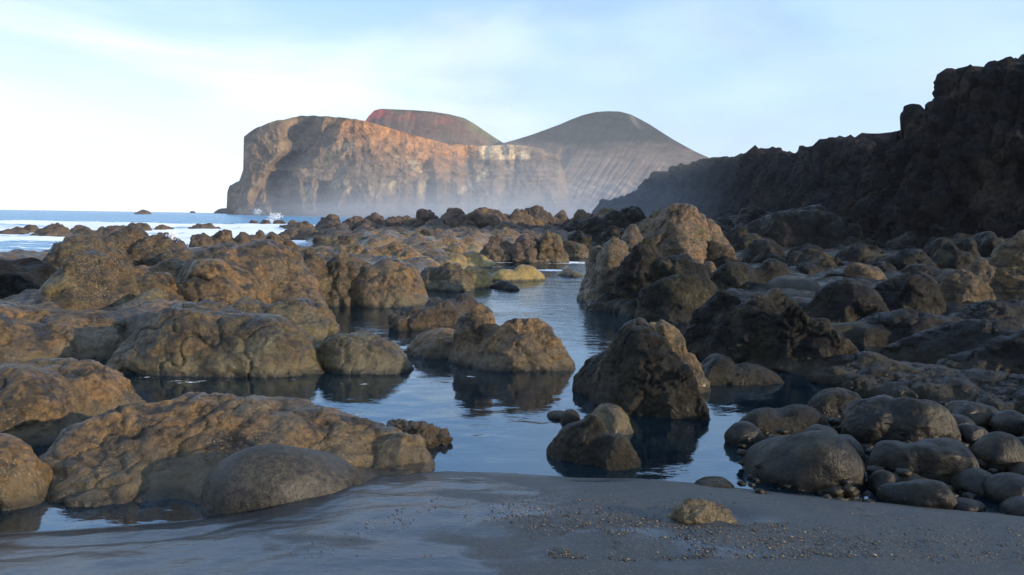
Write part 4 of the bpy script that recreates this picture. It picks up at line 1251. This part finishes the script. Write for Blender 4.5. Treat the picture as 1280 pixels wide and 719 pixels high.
# reef beyond the pool
RF = [
    ('ochre_rock', 'yellow ledge running behind the purple-brown block', [(385, 470, 306, 338, .6, 2.6), (440, 540, 304, 338, .6, 2.6), (330, 400, 307, 332, .6, 2.6)]),
    ('ochre_rock', 'nearer yellow ledge just above the big rounded block', [(475, 560, 316, 345, .6, 2.8), (540, 604, 310, 331, .6, 2.8)]),
    ('ochre_rock', 'yellow ledge left of the others, under the low red rocks', [(292, 350, 304, 322, .6, 2.6), (330, 392, 306, 326, .6, 2.6)]),
    ('reef_rock', 'dark-topped boulder resting on the yellow ledge', [(508, 548, 304, 324, .9)]),
    ('dark_rock', 'blue-black flat-topped rock on the yellow ledge, next to the pool head', [(548, 604, 303, 318, .8), (484, 520, 311, 322, .9)]),
    ('reef_rock', 'small upright stone on the yellow ledge', [(464, 480, 312, 327, .9)]),
    ('reef_rock', 'small dark lump behind the purple-brown block', [(424, 452, 310, 330, .9)]),
    ('red_rock', 'red-brown reef hump at the left of the yellow ledge', [(388, 442, 293, 316, .9), (420, 450, 294, 316, .9)]),
    ('red_rock', 'red-brown reef hump, second along the yellow ledge', [(442, 478, 294, 314, .9)]),
    ('red_rock', 'broad red-brown reef rock with a dark cleft on its right', [(472, 522, 289, 314, .9)]),
    ('red_rock', 'red-brown reef rock right of the dark cleft', [(515, 552, 286, 314, .9)]),
    ('reef_rock', 'lit reef rock beyond the pool head with a black left face', [(600, 645, 294, 328, .9)]),
    ('reef_rock', 'reef rock beyond the pool head with streaked brown sides', [(632, 682, 294, 329, .9)]),
    ('tan_rock', 'warm round-topped reef rock at the far edge of the pool', [(664, 708, 289, 329, .9)]),
    ('tan_rock', 'last lit reef rock before the striped rocks', [(696, 736, 300, 323, .9)]),
    ('dark_rock', 'blue-grey shaded rock above the last lit reef rock', [(706, 745, 290, 318, .9)]),
    ('reef_rock', 'rounded dark reef knob standing in the surf line', [(390, 433, 270, 298, .9)]),
    ('reef_rock', 'reef knob second from the surf on the skyline', [(430, 466, 271, 296, .9)]),
    ('reef_rock', 'reef knob third from the surf on the skyline', [(455, 482, 267, 296, .9)]),
    ('reef_rock', 'flattish reef rock with a low saddle on the skyline', [(476, 505, 271, 296, .9)]),
    ('reef_rock', 'blocky reef rock left of the wide lit one on the skyline', [(492, 520, 266, 296, .9)]),
    ('reef_rock', 'wide lit reef rock on the skyline, above the red-brown ones', [(516, 556, 265, 298, .9)]),
    ('reef_rock', 'twin-topped reef rock on the skyline under the middle of the headland', [(546, 585, 263, 298, .9), (552, 570, 261, 296, .9)]),
    ('reef_rock', 'long flat-topped reef rock on the skyline', [(580, 628, 263, 298, .9, 2.6), (600, 640, 266, 298, .9)]),
    ('reef_rock', 'reef shoulder left of the highest reef point', [(622, 668, 265, 298, .9)]),
    ('reef_rock', 'highest point of the reef skyline, pyramid-shaped', [(645, 690, 257, 297, .9, 1.9)]),
    ('reef_rock', 'reef hump just right of the highest point', [(680, 718, 264, 294, .9, 2.1)]),
    ('tan_rock', 'knobbly sunlit rocks before the far cliff foot', [(708, 745, 263, 292, .9), (735, 778, 258, 290, .9)]),
    ('dark_rock', 'long black shaded mound rising to the right', [(690, 760, 276, 302, .9), (725, 800, 266, 304, .9, 2.0), (765, 812, 255, 304, .9, 2.1)]),
    ('dark_rock', 'black shaded rock behind the striped rocks', [(745, 800, 284, 316, .9), (780, 820, 276, 316, .9)]),
    ('reef_rock', 'low brown reef rock in the hollow behind the red-brown ones', [(560, 606, 286, 306, .9)]),
    ('reef_rock', 'low rough reef rock left of the lit one beyond the pool', [(585, 622, 290, 312, .9)]),
    ('reef_rock', 'purple-brown low reef rock in the middle of the reef', [(610, 662, 279, 302, .9)]),
    ('reef_rock', 'low reef rock under the highest point', [(650, 702, 279, 302, .9)]),
    ('reef_rock', 'brown reef rock filling the middle of the reef below the skyline', [(555, 600, 276, 298, .9)]),
    ('reef_rock', 'reef rock under the wide lit skyline rock', [(520, 560, 277, 300, .9)]),
    ('reef_rock', 'reef rock between the skyline and the red-brown humps', [(440, 490, 281, 301, .9)]),
    ('reef_rock', 'low reef rock at the surf edge, in front of the rounded knob', [(352, 400, 284, 300, .9), (395, 440, 284, 302, .9)]),
    ('reef_rock', 'low grey-brown rock above the left yellow ledge', [(296, 330, 293, 314, .9)]),
    ('reef_rock', 'dark-capped rock beside the surf, above the left yellow ledge', [(312, 336, 289, 312, .9), (330, 348, 298, 314, .9)]),
    ('reef_rock', 'small pointed rock at the end of the surf channel', [(338, 366, 292, 314, .9)]),
    ('reef_rock', 'brown rock behind the splash', [(236, 272, 291, 316, .9), (262, 300, 288, 316, .9)]),
    ('reef_rock', 'grey-brown rock right of the splash, before the surf', [(288, 318, 289, 316, .9)]),
    ('reef_rock', 'low brown rock in the spray behind the barnacled crest', [(186, 226, 291, 314, .9)]),
    ('reef_rock', 'rounded rock in the splash', [(214, 236, 299, 318, .9)]),
]
for i, (mt, lab, lb) in enumerate(RF):
    if mt == 'reef_rock' and 'skyline' in lab: lb = [((l[0] + l[1]) / 2 - (l[1] - l[0]) * .72, (l[0] + l[1]) / 2 + (l[1] - l[0]) * .72, l[2] + 0.6, l[3]) + tuple(l[4:]) for l in lb]
    rock('rock', lab, lb, mt, group='rocks of the reef beyond the pool', kind='lava', warp=0.10, rough=0.055, seed=400 + i * 5, k=.07, zmin=-.3, res=1.6, maxc=5e5)
# rocks awash in the surf
SR = [
    ('low rock awash at the left edge of the surf', [(-10, 40, 288, 294, .8)]), ('long flat rock awash left of the pointed one', [(14, 58, 283, 292, .8)]),
    ('pointed rock awash in the middle of the left surf', [(44, 92, 282, 296, .8), (62, 84, 281, 295, .8)]), ('rock awash just left of the pointed dark red peak', [(84, 114, 282, 293, .8)]),
    ('rough rock awash between the red peak and the blunt crest', [(114, 152, 284, 300, .9), (132, 160, 282, 300, .9)]), ('largest rock awash, behind the blunt crest', [(146, 192, 279, 292, .8)]),
    ('small rock awash right of the largest one', [(190, 218, 282, 292, .8)]), ('thin rock awash in the middle surf', [(240, 272, 280, 287, .8)]),
    ('flat rock awash left of the breaking wave', [(274, 300, 280, 285, .8)]), ('tiny rock awash beside the flat one', [(300, 309, 279, 284, .8)]),
    ('dark rock awash under the breaking wave', [(309, 326, 276, 285, .8)]), ('round dark rock awash right of the breaking wave', [(322, 342, 275, 286, .8)]),
    ('wide dark rock awash, third right of the breaking wave', [(338, 360, 274, 286, .8)]), ('last dark rock awash before the reef', [(358, 376, 276, 287, .8), (370, 392, 277, 289, .8)]),
]
for i, (lab, lb) in enumerate(SR):
    rock('rock', lab, lb, 'reef_rock', group='rocks awash in the surf', kind='lava', warp=0.09, rough=0.06, seed=700 + i * 5, k=.07, zmin=-.6, res=1.5, maxc=2e5)
rock('rock', 'distant skerry breaking the sea on the left', [(168, 186, 262.6, 268, .8)], 'reef_rock', kind='lava', cat='rock', seed=801, maxc=5e4, zmin=-1)
rock('rock', 'dark skerry touching the left tip of the headland', [(268, 292, 259.5, 267.2, .6)], 'reef_rock', kind='lava', cat='rock', seed=802, maxc=5e4, zmin=-1)
rock('rock', 'tiny far skerry on the horizon left of the headland', [(236, 245, 263.6, 266.3, .6)], 'reef_rock', kind='lava', cat='rock', seed=803, maxc=5e4, zmin=-1)


# ------------------------------------------------------------------ white water thrown up by the waves
m, t, b = new_mat('white_water')
b.inputs['Base Color'].default_value = (0.85, 0.87, 0.9, 1)
b.inputs['Roughness'].default_value = 0.9
MATS['white_water'] = m


def splash(label, path, n, r0, spread, seed):
    """drops and clots of foam strewn along a thrown sheet"""
    rs = np.random.RandomState(seed)
    path = np.array(path, float)
    s = np.linspace(0, 1, len(path))
    vs, fs = [], []
    for i in range(n):
        q = rs.rand()
        c = np.array([np.interp(q, s, path[:, k]) for k in range(3)]) + rs.normal(0, spread, 3) * (1, 1, 0.8)
        r = r0 * rs.uniform(0.25, 1.0) ** 1.5
        vs.append(c + oct_v * r * rs.uniform(0.6, 1.5, (6, 1))); fs.append(oct_f + i * 6)
    V = np.concatenate(vs); V[:, 2] = np.maximum(V[:, 2], -0.05)
    o = V.mean(0) * (1, 1, 0)
    link('splash', mesh_from('splash', V - o, np.concatenate(fs), [m]), o, label, 'splash', kind='stuff')


def wp(*pts):
    return [at(*p) for p in pts]


splash('white splash curling up over the low rocks at the left', wp((204, 312, 39), (222, 314, 39), (240, 312, 39), (254, 314, 39), (262, 310, 39)), 1300, 0.05, 0.20, 1)
splash('thin upright curl of white water in the splash at the left', wp((216, 310, 39), (213, 303, 39.2), (212, 296, 39.2), (218, 292, 39.2)), 500, 0.045, 0.08, 2)
splash('white plume of a wave breaking beside the dark awash rocks', wp((337, 279, 150), (338, 273, 150), (343, 270, 150), (350, 270.5, 150)), 420, 0.11, 0.42, 3)
splash('far white plume against the foot of the headland', wp((320, 267, 560), (322, 264, 560), (324, 265, 560)), 160, 0.45, 1.3, 4)

# ------------------------------------------------------------------ air
def volume_mat(name, col, dens, an=0.2):
    m = bpy.data.materials.new(name); m.use_nodes = True
    t = m.node_tree
    for n in list(t.nodes):
        if n.type != 'OUTPUT_MATERIAL': t.nodes.remove(n)
    out = t.nodes[0]
    v = N(t, 'ShaderNodeVolumePrincipled')
    v.inputs['Color'].default_value = (*col, 1); v.inputs['Density'].default_value = dens; v.inputs['Anisotropy'].default_value = an
    L(t, v.outputs[0], out.inputs['Volume'])
    return m


bx = np.array([(x, y, z) for x in (-2100, 2100) for y in (-2100, 2100) for z in (-5, 190)], float)
bq = np.array([(0, 1, 3, 2), (4, 6, 7, 5), (0, 4, 5, 1), (2, 3, 7, 6), (0, 2, 6, 4), (1, 5, 7, 3)])
link('haze', mesh_from('haze', bx, bq, [volume_mat('haze_air', (0.78, 0.86, 1.0), 0.00017)], smooth=False), kind='stuff', label='thin pale sea haze over the whole coast', cat='haze')


def mist(label, px, py, Y, rx, ry, rz, dens):
    u = np.linspace(0, 2 * np.pi, 40); v = np.linspace(0.001, np.pi - 0.001, 20)
    U, Vv = np.meshgrid(u, v, indexing='ij')
    P = np.stack([rx * np.cos(U) * np.sin(Vv), ry * np.sin(U) * np.sin(Vv), rz * np.cos(Vv)], -1).reshape(-1, 3)
    c = at(px, py, Y)
    link('sea_spray', mesh_from('sea_spray', P, grid_faces(40, 20, True), [volume_mat('spray_air', (0.9, 0.94, 1.0), dens)]), c, label, 'sea spray', group='layers of drifting sea spray', kind='stuff')


for k_, (rz_, dn_) in enumerate(((8, 0.0022), (15, 0.0018), (25, 0.0013), (38, 0.0009), (54, 0.0006), (72, 0.0004))):
    mist('white drift of sea spray along the foot of the headland', 545 + 8 * k_, 268, 540, 135 + 5 * k_, 60 + 3 * k_, rz_, dn_)
for k_, (rz_, dn_) in enumerate(((5, 0.0035), (9, 0.0025), (15, 0.0015))):
    mist('low bright spray behind the reef under the middle of the headland', 570, 268, 400, 75 + 6 * k_, 50, rz_, dn_)
for k_, (rz_, dn_) in enumerate(((10, 0.0018), (20, 0.0012), (34, 0.0007))):
    mist('spray drifting before the foot of the right cone', 715, 268, 480, 60 + 8 * k_, 50, rz_, dn_)
for k_, (rz_, dn_) in enumerate(((6, 0.0011), (12, 0.0009), (19, 0.0007), (27, 0.0006))):
    mist('spray hanging in the bay before the far cliff', 770, 268, 165, 38 + k_ * 3, 40, rz_, dn_)
